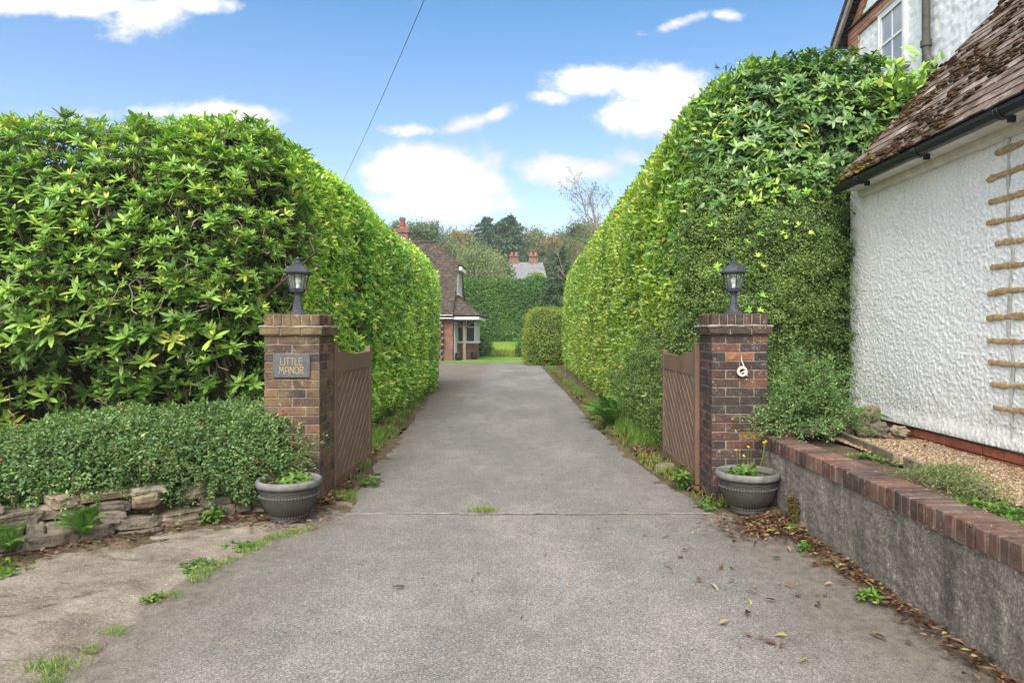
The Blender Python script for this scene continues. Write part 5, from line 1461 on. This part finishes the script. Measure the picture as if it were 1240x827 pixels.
# ================================================================== FAR GARDEN
def flat_hedge(name, label, x0, x1, y0, z0, z1, depth, mat, n, L, tilt=.1, seed=0, top=None):
    root = thing(name, label, 'hedge', ((x0 + x1) / 2, y0 + depth / 2, z0))
    pr = [(0, z0), (0, z0 + .3), (tilt, z1 - .3), (tilt + .25, z1), (depth, z1)]
    Gd = sweep([(x0 - .0, y0 + depth), (x0, y0 + .4), (x0 + .3, y0), (x1 - .3, y0), (x1, y0 + .4), (x1, y0 + depth)], pr, -1, 140, 50, None, None, .13, seed)
    N = gnormals(Gd); fl = outward(Gd, lambda G: np.array([(x0 + x1) / 2, y0 + depth, (z0 + z1) / 2 - .6]))
    if fl: N = -N
    core(Gd, N, .2, 'dark_core', CORE_G, root)
    m = MB(); P, Nn = sample_grid(Gd, n, None, fl); clipped_leaves(m, P, Nn, L, L * .45, 0, .2, .7, .8, seed, .05, .95, .45, .1)
    m.build('foliage', mat, root); return root
flat_hedge('laurel_hedge', 'dark clipped hedge across the far side of the lawn', -7, 1.6, 46.6, .9, 5.2, 1.6, FARHEDGE, 32000, .17, .15, 5)
def leafy_shrub(name, label, c, r, mat, n, L, e=.85, k=0, group=None, cat='shrub', seed=0, low=.9):
    root = thing(name, label, cat, (c[0], c[1], max(0, c[2] - r[2])), group)
    Gd = ell(c, r, e, 40, seed, .13, low); N = gnormals(Gd); fl = outward(Gd, lambda G: np.array(c))
    if fl: N = -N
    core(Gd, N, .15 * min(r), 'dark_core', CORE_G, root)
    m = MB(); P, Nn = sample_grid(Gd, n, None, fl); clipped_leaves(m, P, Nn, L, L * .5, k, .12 * min(r), .8, 1.2, seed, 0, 1, .4, .14); m.build('foliage', mat, root)
    return root
leafy_shrub('golden_shrub', 'rounded golden green shrub at the end of the tall hedge', (.95, 33.0, 1.25), (1.15, 1.4, 1.45), SHRUBY, 15000, .085, .5, 0, seed=8)
leafy_shrub('low_shrub', 'low dark shrub on the grass bank beside the golden shrub', (.15, 42.6, .55), (.9, .6, .65), FARHEDGE, 3000, .1, .9, seed=5)
leafy_shrub('low_shrub', 'low dark bush in the border by the bay window', (-3.15, 43.3, .6), (.85, .6, .75), FARHEDGE, 3500, .1, .9, seed=6)
bd = MB(); n = 5000; P = np.stack([rng.uniform(-3.4, 1.2, n), 43.15 + rng.normal(0, .12, n), .05 + .5 * rng.random(n) ** 1.3], 1); clipped_leaves(bd, P, nrm(np.array([[0, -.7, .7]] * n)), .09, .04, 0, .05, .9, 2, 3, .2, 1)
tag(bd.build('border_plants', SHRUBY), kind='stuff', label='strip of low border planting at the foot of the grass bank', cat='plants')

# ------------------------------------------------------------------ brick house at the end of the drive
fh = thing('brick_house', 'red brick house with steep brown roof and bay porch at the drive end', 'house', (-7, 40, 0))
X1, Y0, Y1 = -4.06, 36.6, 43.8; X0 = -13.0; ze = 2.72; zr = 6.75; yr = (Y0 + Y1) / 2
m = MB(); m.box((X0, Y0, -.05), (X1, Y0 + .25, ze)); m.build('front_wall', FARBRICK_Y, fh)
m = MB(); m.box((X0, Y1 - .25, -.05), (X1, Y1, ze)); m.build('rear_wall', FARBRICK_Y, fh)
m = MB(); hipz = 5.45
sl = (zr - ze) / (yr - Y0)
m.prism([(Y0 + .252, -.05), (Y1 - .252, -.05), (Y1 - .252, ze + .25 * sl), (yr + (zr - hipz) * (yr - Y0) / (zr - ze), hipz), (yr - (zr - hipz) * (yr - Y0) / (zr - ze), hipz), (Y0 + .252, ze + .25 * sl)], 'x', X1 - .25, X1)
m.build('gable_wall', FARBRICK_X, fh)
# roof slabs: two slopes with a half hip at the gable
ov = .05; hx = X1 - 1.55; sl = (zr - ze) / (yr - Y0); yh = (zr - hipz) / sl
m = MB()
def slab(q, th=.12, tn=.5):
    q = np.array(q, float); n_ = nrm(np.cross(q[1] - q[0], q[2] - q[0])); n_ = n_ if n_[2] > 0 else -n_
    k = len(q); m.add(np.concatenate([q + n_ * th, q]), [list(range(k)), list(range(k, 2 * k))[::-1]] + [[i, (i + 1) % k, k + (i + 1) % k, k + i] for i in range(k)], tn)
for sg in (-1, 1):
    yo = yr + sg * (yr - Y0 + .35); zo = ze - .35 * sl
    slab([(X0 - .2, yo, zo), (X1 + ov, yo, zo), (X1 + ov, yr + sg * yh, hipz), (hx, yr, zr), (X0 - .2, yr, zr)], .12, .45)
slab([(X1 + ov + .15, yr - yh - .05, hipz - .1), (X1 + ov + .15, yr + yh + .05, hipz - .1), (hx, yr, zr + .02)], .12, .55)
rf = m.build('roof', FARTILE, fh)
m = MB(); m.tube([(X0 - .2, yr, zr + .12), (hx, yr, zr + .12)], .13, 8); m.build('ridge', FARTILE, rf)
m = MB(); m.box((X1 + ov + .04, yr - yh - .1, hipz - .34), (X1 + ov + .20, yr + yh + .1, hipz - .13)); m.box((X0, Y0 - .38, ze - .42), (X1 + ov - .02, Y0 - .33, ze - .22)); m.build('fascia', WHITE, fh)
m = MB(); m.bbox((-8.35, 42.2, 5.5), (-7.45, 43.0, 8.0), .02); m.box((-8.42, 42.13, 7.75), (-7.38, 43.07, 7.9)); c_ = m.build('chimney', FARBRICK_Y, fh)
m = MB(); m.lathe([(.0, 8.0), (.2, 8.0), (.17, 8.15), (.15, 8.6), (.19, 8.62), (.19, 8.72), (.13, 8.74), (0, 8.74)], (-7.85, 42.6, 0), 14)
for zz in (8.2, 8.35, 8.5): m.lathe([(.155, zz), (.2, zz + .03), (.155, zz + .06)], (-7.85, 42.6, 0), 14)
m.build('chimney_pot', simple('orange_pot', (.27, .10, .06), .8, .2, .2, 8), c_)
def framed_window(parent, ax, a0, a1, z0, z1, p, mull=2, name='window', trans=None):
    """window in the plane x=p ('x', spanning y) or y=p ('y', spanning x); outer side is +x / -y"""
    f = MB(); g = MB(); s = .055
    def bx(b0, b1, c0, c1, d0, d1, mb_):
        if ax == 'x': mb_.box((p + d0, b0, c0), (p + d1, b1, c1))
        else: mb_.box((b0, p - d1, c0), (b1, p - d0, c1))
    bx(a0, a0 + s, z0, z1, .005, .05, f); bx(a1 - s, a1, z0, z1, .005, .05, f)
    bx(a0 + s, a1 - s, z0, z0 + s, .005, .05, f); bx(a0 + s, a1 - s, z1 - s, z1, .005, .05, f)
    for k in range(1, mull):
        c = a0 + (a1 - a0) * k / mull; bx(c - s * .45, c + s * .45, z0 + s, z1 - s, .005, .045, f)
    if trans: bx(a0 + s, a1 - s, trans - .025, trans + .025, .006, .042, f)
    w = f.build(name, WHITE, parent); bx(a0 + .02, a1 - .02, z0 + .02, z1 - .02, .006, .02, g); g.build('pane', DARKGLASS, w)
    sm = MB(); bx(a0 - .06, a1 + .06, z0 - .07, z0 - .005, .003, .11, sm); sm.build('sill', WHITE, w); return w
framed_window(fh, 'x', 38.6, 40.9, 3.75, 5.15, X1, 3)
# canopy roof over door and bay
m = MB(); cy0, cy1, cxo, cz0, cz1 = 36.5, 42.2, -2.62, 2.42, 3.5
slab([(X1 + .02, cy0, cz0), (cxo, cy0, cz0), (X1 + .02, cy0 + 1.35, cz1)], .1, .35)
slab([(cxo, cy0, cz0), (cxo, cy1, cz0), (X1 + .02, cy1 - 1.35, cz1), (X1 + .02, cy0 + 1.35, cz1)], .1, .55)
slab([(cxo, cy1, cz0), (X1 + .02, cy1, cz0), (X1 + .02, cy1 - 1.35, cz1)], .1, .5)
cr = m.build('canopy_roof', FARTILE, fh)
m = MB(); m.box((X1 + .01, cy0 + .03, cz0 - .16), (cxo - .03, cy0 + .07, cz0 - .01)); m.box((cxo - .07, cy0 + .08, cz0 - .16), (cxo - .03, cy1 - .05, cz0 - .01)); m.build('fascia', WHITE, cr)
m = MB(); m.bbox((-3.56, 37.0, .12), (-3.40, 37.16, 2.27), .01); m.box((-3.62, 36.94, 0), (-3.34, 37.22, .118))
m.tube([(-3.48, 37.1, 1.75), (-3.2, 37.3, 2.1), (-2.8, 37.6, 2.27)], .05, 6); m.tube([(-3.48, 37.1, 1.75), (-3.8, 37.1, 2.1), (-4.03, 37.1, 2.25)], .05, 6)
m.build('porch_post', TIMBER, fh)
# bay window box
m = MB(); bx0, bx1, by0, by1 = X1 + .003, -3.02, 38.7, 41.6
m.box((bx0, by0, -.05), (bx1, by1, .95)); m.build('bay_base', FARBRICK_Y, fh)
framed_window(fh, 'y', bx0 + .02, bx1, 1.03, 2.28, by0, 2, 'bay_window', 1.88); framed_window(fh, 'x', by0 + .03, by1, 1.03, 2.28, bx1, 4, 'bay_window', 1.88)
m = MB(); m.box((bx0, by0 + .06, .96), (bx1 - .06, by1, 2.26)); m.build('bay_interior', simple('dim_interior', (.16, .15, .13), .8, .2, .3, 2), fh)
m = MB(); m.box((X1 + .003, 37.2, 0), (X1 + .06, 37.3, 2.2)); m.box((X1 + .003, 38.2, 0), (X1 + .06, 38.3, 2.2)); m.box((X1 + .003, 37.31, 2.1), (X1 + .06, 38.19, 2.2)); dr_ = m.build('door_frame', WHITE, fh)
m = MB(); m.box((X1 + .004, 37.31, .02), (X1 + .03, 38.19, 2.09)); m.build('door', simple('pale_door', (.55, .55, .53), .5), fh)
# stacked logs under the eave
m = MB()
for r_ in range(13):
    for c_ in range(9):
        x = -6.6 + c_ * .235 + (.1 if r_ % 2 else 0) + rng.normal(0, .015); z = .1 + r_ * .165
        m.tube([(x, Y0 - .32, z), (x, Y0 - .02, z)], .085 * rng.uniform(.8, 1.1), 7, float(rng.random()))
tag(m.build('log_stack', BARK), 'stack of cut logs against the front of the brick house', 'log stack')
for (x, y, lab) in ((-3.78, 36.95, 'black rounded pot by the porch post nearer the wall'), (-3.05, 38.3, 'black rounded pot by the bay window beyond the post')):
    m = MB(); m.lathe([(0, 0), (.13, 0), (.2, .15), (.21, .3), (.17, .42), (.19, .46), (.17, .46), (.14, .4), (0, .38)], (x, y, .01), 18)
    tag(m.build('black_pot', SMOOTHBLACK, smooth=True), lab, 'plant pot', 'black pots at the porch')

# ------------------------------------------------------------------ distant house with pale slate roof
dh = thing('distant_house', 'distant red brick house with pale slate roof among the trees', 'house', (-1.5, 78, 2))
m = MB(); m.box((-5.0, 75, 1), (1.9, 81, 7.4)); m.build('wall', FARBRICK_Y, dh)
m = MB(); m.prism([(75, 7.4), (81, 7.4), (78, 9.4)], 'x', -5.0, -4.8); m.build('gable', FARBRICK_X, dh)
m = MB(); slab([(-5.3, 74.6, 7.3), (2.1, 74.6, 7.3), (1.6, 78, 9.6), (-5.1, 78, 9.6)], .12); slab([(-5.3, 81.4, 7.3), (2.1, 81.4, 7.3), (1.6, 78, 9.6), (-5.1, 78, 9.6)], .12); m.build('roof', FARSLATE, dh)
for x in (-1.65, .55):
    m = MB(); m.box((x - .5, 77.6, 8.9), (x + .5, 78.6, 10.3)); m.box((x - .57, 77.5, 10.302), (x + .57, 78.7, 10.44)); c_ = m.build('chimney', FARBRICK_Y, dh)
    p = MB()
    for dx in (-.25, .25): p.lathe([(0, 10.44), (.17, 10.44), (.14, 10.85), (.18, 10.9), (0, 10.92)], (x + dx, 78.1, 0), 10)
    p.build('chimney_pot', simple('red_chimney_pot', (.3, .13, .085), .8), c_)

# ================================================================== TREES
def tree(name, label, x, y, z0, H, W, mat, n, L, lobes=14, seed=0, droop=0, group='trees beyond the garden', shape=.55, trunk=True, gap=.25):
    root = thing(name, label, 'tree', (x, y, z0), group)
    r = np.random.default_rng(seed)
    t = MB(); zt = z0 + H * .75
    tp = np.array([[x, y, z0 - .3], [x + r.normal(0, .1), y, z0 + H * .25], [x + r.normal(0, .25), y, z0 + H * .5], [x + r.normal(0, .3), y, zt]])
    tp = resample(chaikin(tp), 10); t.tube(tp, np.linspace(H * .028, H * .006, 10), 8)
    m = MB(); cs = []
    for i in range(lobes):
        zz = z0 + H * (.22 + .70 * (i + .5) / lobes + r.normal(0, .02)); f = (zz - z0) / H
        wr = W * .5 * math.sin(min(1, max(.05, (1.06 - f) / (1 - .18))) ** shape * PI * .5) * (.5 if f < .25 else 1)
        a = i * 2.4 + r.normal(0, .4); rr_ = wr * r.uniform(.35, .85)
        c = np.array([x + rr_ * math.cos(a), y + rr_ * math.sin(a), zz]); rad = max(.35, W * r.uniform(.15, .24))
        cs.append((c, rad))
        j = int(np.clip((zz - z0 - H * .1) / (H * .75) * 9, 1, 8)); b = tp[j]
        t.tube(resample(chaikin([b, (b + c) / 2 + [0, 0, -.05 * H * .3], c]), 6), np.linspace(H * .010, H * .002, 6), 5)
    per = n // lobes
    for c, rad in cs:
        sub = 9
        cc = c + nrm(r.normal(size=(sub, 3))) * (rad * r.uniform(.5, 1.05, (sub, 1))) * [1, 1, .8]
        k = r.integers(0, sub, per)
        P = cc[k] + r.normal(0, 1, (per, 3)) * rad * .30
        if droop: P[:, 2] -= droop * np.abs(r.normal(0, 1, per)) * rad
        tn = np.clip(.5 + .18 * r.normal(size=sub)[k] + r.normal(0, .14, per), 0, 1)
        d = nrm(r.normal(size=(per, 3)) + [0, 0, -.9 if droop else .0])
        leaves(m, P, d, nrm(r.normal(size=(per, 3)) + [0, -.2, .9]), L * r.uniform(.6, 1.2, per), L * (.35 if droop else .6) * r.uniform(.7, 1.1, per), 0, tone=tn)
    m.build('foliage', mat, root); t.build('trunk', BARK, root); return root
def conifer(name, label, x, y, z0, H, W, mat, seed=0, n=9000, L=.35, group='trees beyond the garden'):
    root = thing(name, label, 'tree', (x, y, z0), group); r = np.random.default_rng(seed)
    t = MB(); t.tube([(x, y, z0 - .3), (x, y, z0 + H * .5), (x, y, z0 + H * .98)], [H * .022, H * .013, .02], 8)
    m = MB(); nb = 70
    for i in range(nb):
        f = (i + r.random()) / nb; z = z0 + H * (.12 + .87 * f); a = i * 2.4 + r.normal(0, .3)
        R = W * .5 * (1 - f) ** .65 * r.uniform(.4, 1.25) + .05
        q = n // nb; s = r.random(q) ** .7
        P = np.stack([x + R * s * math.cos(a) , y + R * s * math.sin(a), z + .10 * R * s - .25 * R * s ** 2], 1) + r.normal(0, 1, (q, 3)) * [.10 * R + .07, .10 * R + .07, .07]
        leaves(m, P, nrm(np.array([math.cos(a), math.sin(a), -.15]) + .7 * r.normal(size=(q, 3))), nrm(r.normal(size=(q, 3)) * .5 + [0, 0, 1]), L * r.uniform(.5, 1.2, q), L * .4, 0, tone=np.clip(r.normal(.5, .2, q), 0, 1))
        t.tube([(x, y, z), (x + R * .9 * math.cos(a), y + R * .9 * math.sin(a), z - .1 * R)], [.04, .012], 4)
    m.build('foliage', mat, root); t.build('trunk', BARK, root); return root
def at(px, D): return (px - VX) * D / FPX
def zat(py, D): return CAMH + (VY - py) * D / FPX
def T(fn, name, label, px, top, D, wpx, mat, **kw):
    x = at(px, D); z0 = float(hillz(np.array(x), np.array(D))); H = zat(top, D) - z0
    return fn(name, label, x, D, z0, H, wpx * D / FPX, mat, **kw)
T(conifer, 'conifer_tree', 'tallest dark conifer above the distant slate roofed house', 618, 261, 92, 118, TREE_DARK, seed=1, n=12000, L=.5)
T(conifer, 'conifer_tree', 'dark conifer with pointed top left of the tallest one', 589, 263, 98, 85, TREE_DARK, seed=2, n=9000, L=.5)
T(conifer, 'conifer_tree', 'shorter conifer standing between two taller dark conifers', 605, 269, 100, 70, TREE_DARK, seed=3, n=8000, L=.5)
T(tree, 'broadleaf_tree', 'grey green tree rising behind the brick house chimney', 508, 262, 66, 62, TREE_GREY, n=18000, L=0.23, lobes=22, seed=4)
T(tree, 'broadleaf_tree', 'wispy grey green tree at the corner of the clipped laurel hedge', 478, 263, 70, 40, TREE_GREY, n=10400, L=0.20, lobes=16, seed=5)
T(tree, 'willow_tree', 'pale drooping willow in front of the distant slate roofed house', 578, 294, 60, 84, TREE_PALE, n=30000, L=0.29, lobes=26, seed=6, droop=.8)
T(tree, 'willow_tree', 'pale olive tree between the brick house roof and the willow', 543, 283, 68, 56, TREE_PALE, n=18000, L=0.23, lobes=20, seed=7, droop=.4)
T(tree, 'broadleaf_tree', 'rusty autumn tree behind the pale olive tree', 558, 276, 108, 44, TREE_RUST, n=14000, L=0.34, lobes=18, seed=8)
T(tree, 'broadleaf_tree', 'olive tree on the skyline beside the tallest conifer', 650, 279, 112, 50, TREE_OLIVE, n=16000, L=0.34, lobes=20, seed=9)
T(tree, 'broadleaf_tree', 'golden brown tree right behind the distant chimneys', 668, 284, 98, 50, TREE_RUST, n=16000, L=0.31, lobes=20, seed=10)
T(tree, 'broadleaf_tree', 'olive tree behind the birch at the tall hedge', 700, 268, 88, 52, TREE_OLIVE, n=16000, L=0.29, lobes=20, seed=11)
T(tree, 'broadleaf_tree', 'broad olive tree far back between conifers and brick house', 575, 284, 118, 66, TREE_OLIVE, n=16000, L=0.34, lobes=18, seed=12)
T(tree, 'broadleaf_tree', 'broad olive tree far back behind the distant house', 632, 288, 122, 70, TREE_OLIVE, n=18000, L=0.34, lobes=20, seed=13)
T(tree, 'broadleaf_tree', 'grey green tree standing behind the distant house roof end', 672, 300, 82, 44, TREE_GREY, n=14000, L=0.24, lobes=16, seed=14)
for (px, top, D, wpx, mt, sd, lab) in ((490, 276, 104, 80, TREE_OLIVE, 41, 'far olive tree just right of the corner tree above the laurel hedge'), (530, 280, 112, 76, TREE_GREY, 42, 'far grey green tree behind the brick house ridge'),
        (566, 283, 125, 80, TREE_OLIVE, 43, 'far rounded tree behind the rusty autumn tree'), (604, 282, 128, 84, TREE_GREY, 44, 'far rounded tree behind the three dark conifers'), (646, 282, 126, 76, TREE_RUST, 45, 'far brownish tree on the skyline above the distant chimneys'),
        (682, 279, 116, 74, TREE_OLIVE, 46, 'far olive tree on the skyline left of the birches'), (722, 272, 108, 80, TREE_GREY, 47, 'far grey green tree seen through the bare birches'), (600, 312, 70, 60, TREE_PALE, 48, 'pale bushy tree hiding the left end of the slate roofed house')):
    T(tree, 'broadleaf_tree', lab, px, top, D, wpx, mt, n=16000, L=0.34 if D > 80 else .3, lobes=20, seed=sd, shape=.8)
T(conifer, 'yew_tree', 'dark spreading evergreen between the far hedge and the birch', 682, 300, 47, 62, TREE_DARK, seed=15, n=14000, L=.22)
T(conifer, 'yew_tree', 'dark green evergreen low behind the golden shrub', 664, 338, 44.5, 52, TREE_DARK, seed=16, n=11000, L=.2)
T(tree, 'broadleaf_tree', 'reddish brown tree against the tall hedge under the birch', 706, 286, 50, 44, TREE_RUST, n=14000, L=0.14, lobes=18, seed=17)
leafy_shrub('lime_shrub', 'bright lime green shrub showing above the far hedge', (at(647, 50), 49.5, 5.25), (.75, .7, .55), YELLOWGREEN, 2500, .14, .9, seed=21)

def birch(label, x, y, z0, H, seed, lean=0, dens=1.0):
    root = thing('birch_tree', label, 'tree', (x, y, z0), 'trees beyond the garden'); r = np.random.default_rng(seed)
    t = MB(); m = MB(); tips = []
    def grow(p, d, L, rad, lev):
        k = 5; P = [p]
        for i in range(k):
            d = nrm(d + r.normal(0, .13, 3) + np.array([0, 0, .05 if lev < 2 else -.02])); P.append(P[-1] + d * L / k)
        P = np.array(P); t.tube(P, np.linspace(rad, rad * .45, k + 1), 5 if lev < 2 else 3)
        if lev >= 2: tips.extend(P[2:])
        if lev < 4:
            nb = (9, 5, 4, 3)[lev]
            for j in range(nb):
                f = r.uniform(.3, 1.0); q = P[min(k, int(f * k) + 0)]
                dd = nrm(d * .9 + r.normal(0, .55, 3) * [1, .6, .6] + [0, 0, .25]); grow(q, dd, L * r.uniform(.38, .58), rad * .42, lev + 1)
    grow(np.array([x, y, z0]), np.array([lean, 0, 1.0]), H * .72, H * .014, 0)
    tips = np.array(tips); k = r.random(len(tips)) < .75 * dens; P = np.repeat(tips[k], 4, 0) + r.normal(0, .10, (4 * k.sum(), 3))
    n = len(P); leaves(m, P, r.normal(size=(n, 3)) + [0, 0, -.5], r.normal(size=(n, 3)), .085 * r.uniform(.6, 1.2, n), .06, 0, tone=r.random(n))
    t.build('trunk', TWIG, root); m.build('foliage', TREE_GREY, root)
birch('tall sparse birch with bare twigs rising beside the tall hedge', at(742, 40), 40, 0, zat(192, 40), 31, .02, .5)
birch('shorter sparse birch with bare twigs above the dark evergreen', at(716, 43), 43, 0, zat(238, 43), 35, -.03, .6)
birch('slender sparse birch mostly hidden behind the tall hedge', at(728, 38), 38, 0, zat(262, 38), 37, -.02, .6)

hz = bpy.data.materials.new('haze'); hz.use_nodes = True; nt = hz.node_tree; nt.nodes.remove(nt.nodes['Principled BSDF'])
pv = node(nt, 'ShaderNodeVolumePrincipled'); pv.inputs['Color'].default_value = (.9, .94, 1, 1); pv.inputs['Density'].default_value = .0010; pv.inputs['Anisotropy'].default_value = .2
lk(nt, pv.outputs[0], nt.nodes['Material Output'].inputs['Volume'])
m = MB(); m.box((-950, -40, -1.1), (950, 1550, 24)); tag(m.build('haze', hz), kind='stuff')

# ------------------------------------------------------------------ overhead cable
P0 = np.array([at(398, 26), 26, zat(250, 26)]); P1 = np.array([at(560, 7.5), 7.5, zat(-110, 7.5)])
t = np.linspace(-.25, 1.5, 40)[:, None]; P = P0 * (1 - t) + P1 * t; P[:, 2] -= (.9 * t * (1 - t))[:, 0]
m = MB(); m.tube(P, .0052, 6); tag(m.build('overhead_cable', simple('dark_cable', (.03, .035, .045), .6)), 'thin dark overhead cable crossing the sky above the laurel hedge', 'cable')

# ================================================================== SKY, SUN, CAMERA
SUN_EL, SUN_DIR = 46, np.array([-.17, -.95])          # horizontal direction towards the sun
w = bpy.data.worlds.new('World'); SC.world = w; w.use_nodes = True; nt = w.node_tree
bg = nt.nodes['Background']
sky = nt.nodes.new('ShaderNodeTexSky'); sky.sky_type = 'NISHITA'; sky.sun_disc = False
sky.sun_elevation = math.radians(SUN_EL); sky.sun_rotation = math.atan2(SUN_DIR[0], SUN_DIR[1])
sky.air_density = 1.0; sky.dust_density = .6; sky.ozone_density = 2.0
tc = nt.nodes.new('ShaderNodeTexCoord'); sx = nt.nodes.new('ShaderNodeSeparateXYZ'); lk(nt, tc.outputs['Generated'], sx.inputs[0])
dy = mth(nt, 'MAXIMUM', sx.outputs[1], .05)
U = mth(nt, 'DIVIDE', sx.outputs[0], dy); V = mth(nt, 'DIVIDE', sx.outputs[2], dy)
cv = nt.nodes.new('ShaderNodeCombineXYZ'); lk(nt, U, cv.inputs[0]); lk(nt, V, cv.inputs[1])
def wn_(scale, det=5, rough=.6, sc=(1, 1, 1), off=(0, 0, 0)):
    mp = node(nt, 'ShaderNodeMapping'); mp.inputs['Scale'].default_value = sc; mp.inputs['Location'].default_value = off; lk(nt, cv.outputs[0], mp.inputs['Vector'])
    n_ = node(nt, 'ShaderNodeTexNoise', Scale=scale, Detail=det, Roughness=rough); lk(nt, mp.outputs[0], n_.inputs['Vector']); return n_.outputs['Fac']
nA = wn_(9, 7, .62, (1, 1.5, 1)); nB = wn_(26, 5, .6, (1, 1.4, 1), (3, 1, 0)); nW = wn_(4.5, 5, .6, (1, 1.6, 1), (1.3, 4.2, 0))
Uw = mth(nt, 'ADD', U, mth(nt, 'MULTIPLY', mth(nt, 'SUBTRACT', nA, .5), .05))
clouds = [  # centre px, radii px, slope, weight
    (520, 212, 84, 34, 0, 1.25), (560, 222, 60, 26, 0, 1.1), (530, 247, 100, 24, 0, 1.0), (470, 215, 45, 30, 0, .9), (600, 243, 40, 12, 0, .6),
    (680, 206, 62, 20, 0, 1.0), (720, 203, 40, 14, 0, .8),
    (720, 98, 62, 20, .0, 1.05), (790, 104, 70, 24, 0, 1.1), (775, 142, 52, 24, 0, 1.05), (835, 128, 50, 28, 0, 1.0), (668, 118, 26, 12, 0, .7), (900, 150, 60, 26, 0, .8),
    (505, 158, 48, 9, .0, .75), (560, 150, 48, 12, -.2, .85), (600, 138, 28, 10, -.3, .8),
    (60, 4, 130, 18, 0, 1.0), (185, 18, 52, 26, -.2, .95), (240, 6, 50, 14, 0, .8), (160, 45, 26, 12, 0, .45),
    (275, 143, 66, 17, 0, 1.3), (185, 136, 44, 12, 0, .75), (100, 140, 70, 12, 0, .5), (320, 158, 30, 16, 0, .7),
    (815, 30, 46, 9, -.25, .75), (885, 19, 20, 9, 0, .7), (780, 42, 22, 5, 0, .55), (690, 158, 10, 6, 0, .3),
    (540, 272, 150, 20, 0, .62), (700, 268, 120, 22, 0, .45), (760, 190, 60, 16, 0, .55)]
tot = None; sh = None
for (cx_, cy_, rx_, ry_, sl_, wt) in clouds:
    cu_, cv_ = (cx_ - VX) / FPX, (VY - cy_) / FPX
    du = mth(nt, 'SUBTRACT', Uw, cu_); dv_ = mth(nt, 'SUBTRACT', V, cv_)
    if sl_: dv_ = mth(nt, 'ADD', dv_, mth(nt, 'MULTIPLY', du, sl_))
    a_ = mth(nt, 'MULTIPLY', du, FPX / rx_); b_ = mth(nt, 'MULTIPLY', dv_, FPX / ry_)
    r2 = mth(nt, 'ADD', mth(nt, 'MULTIPLY', a_, a_), mth(nt, 'MULTIPLY', b_, b_))
    g_ = mth(nt, 'MULTIPLY', mth(nt, 'EXPONENT', mth(nt, 'MULTIPLY', r2, -.75)), wt)
    tot = g_ if tot is None else mth(nt, 'MAXIMUM', tot, g_)
front = mrange(nt, sx.outputs[1], .05, .2)
# scattered clouds everywhere else (seen only by reflections and the light)
els = mrange(nt, wn_(2.2, 5), .5, .7)
body = mth(nt, 'ADD', tot, mth(nt, 'ADD', mth(nt, 'MULTIPLY', mth(nt, 'SUBTRACT', nA, .5), 1.15), mth(nt, 'MULTIPLY', mth(nt, 'SUBTRACT', nB, .5), .85)))
mask = mth(nt, 'MULTIPLY', mrange(nt, body, .30, .86, 0, 1, True), front)
gz_ = nt.nodes.new('ShaderNodeNewGeometry')
nback = node(nt, 'ShaderNodeTexNoise', Scale=2.4, Detail=5); lk(nt, tc.outputs['Generated'], nback.inputs['Vector'])
mback = mth(nt, 'MULTIPLY', mrange(nt, nback.outputs['Fac'], .34, .52, 0, 1, True), mth(nt, 'SUBTRACT', 1.0, front))
mask = mth(nt, 'MAXIMUM', mask, mback)
SKYK = .11
skyc = mixc(nt, 1.0, sky.outputs[0], ramp(nt, [(0.0, (1.02, .96, .93)), (.14, (1.02, .95, .95)), (.27, (.92, .94, .98)), (.36, (.74, .9, .97)), (.46, (.52, .83, .96)), (1, (.6, .9, 1.05))], mth(nt, 'MULTIPLY', sx.outputs[2], 1.0)), 'MULTIPLY')
ccol = ramp(nt, [(.40, (3.7, 3.75, 3.9)), (.60, (5.1, 5.1, 5.1))], mth(nt, 'ADD', mth(nt, 'MULTIPLY', nW, .7), mth(nt, 'MULTIPLY', body, .22)))
# unseen clouds behind the camera, made extra bright to light front faces evenly
ccol = mixc(nt, front, (8.6, 8.4, 8.1), ccol)
final = mixc(nt, mask, skyc, ccol)
lk(nt, final, bg.inputs['Color']); bg.inputs['Strength'].default_value = SKYK

sl_ = bpy.data.lights.new('sun', 'SUN'); sl_.energy = 2.7; sl_.angle = math.radians(38); sl_.color = (1, .96, .9)
so = bpy.data.objects.new('sun', sl_); COL.objects.link(so)
from mathutils import Vector
hd = nrm(SUN_DIR) * math.cos(math.radians(SUN_EL))
so.rotation_euler = Vector((-hd[0], -hd[1], -math.sin(math.radians(SUN_EL)))).to_track_quat('-Z', 'Y').to_euler()
so.location = (-8, -8, 14)

cd = bpy.data.cameras.new('camera'); co = bpy.data.objects.new('camera', cd); COL.objects.link(co)
co.location = (0, 0, CAMH); co.rotation_euler = (PI / 2, 0, 0)
cd.sensor_width = 36; cd.lens = FPX / 1240 * 36; cd.clip_start = .05; cd.clip_end = 4000
cd.shift_x = -(VX - 620) / 1240; cd.shift_y = -(413.5 - VY) / 1240
SC.camera = co
SC.view_settings.view_transform = 'Standard'; SC.view_settings.look = 'None'; SC.view_settings.gamma = 1
SC.view_settings.use_curve_mapping = False; SC.view_settings.exposure = 1.1
SC.render.engine = 'CYCLES'
cy = SC.cycles; cy.max_bounces = 7; cy.diffuse_bounces = 4; cy.glossy_bounces = 3; cy.transmission_bounces = 4; cy.transparent_max_bounces = 10
cy.use_denoising = True; cy.caustics_reflective = False; cy.caustics_refractive = False; cy.sample_clamp_indirect = 8
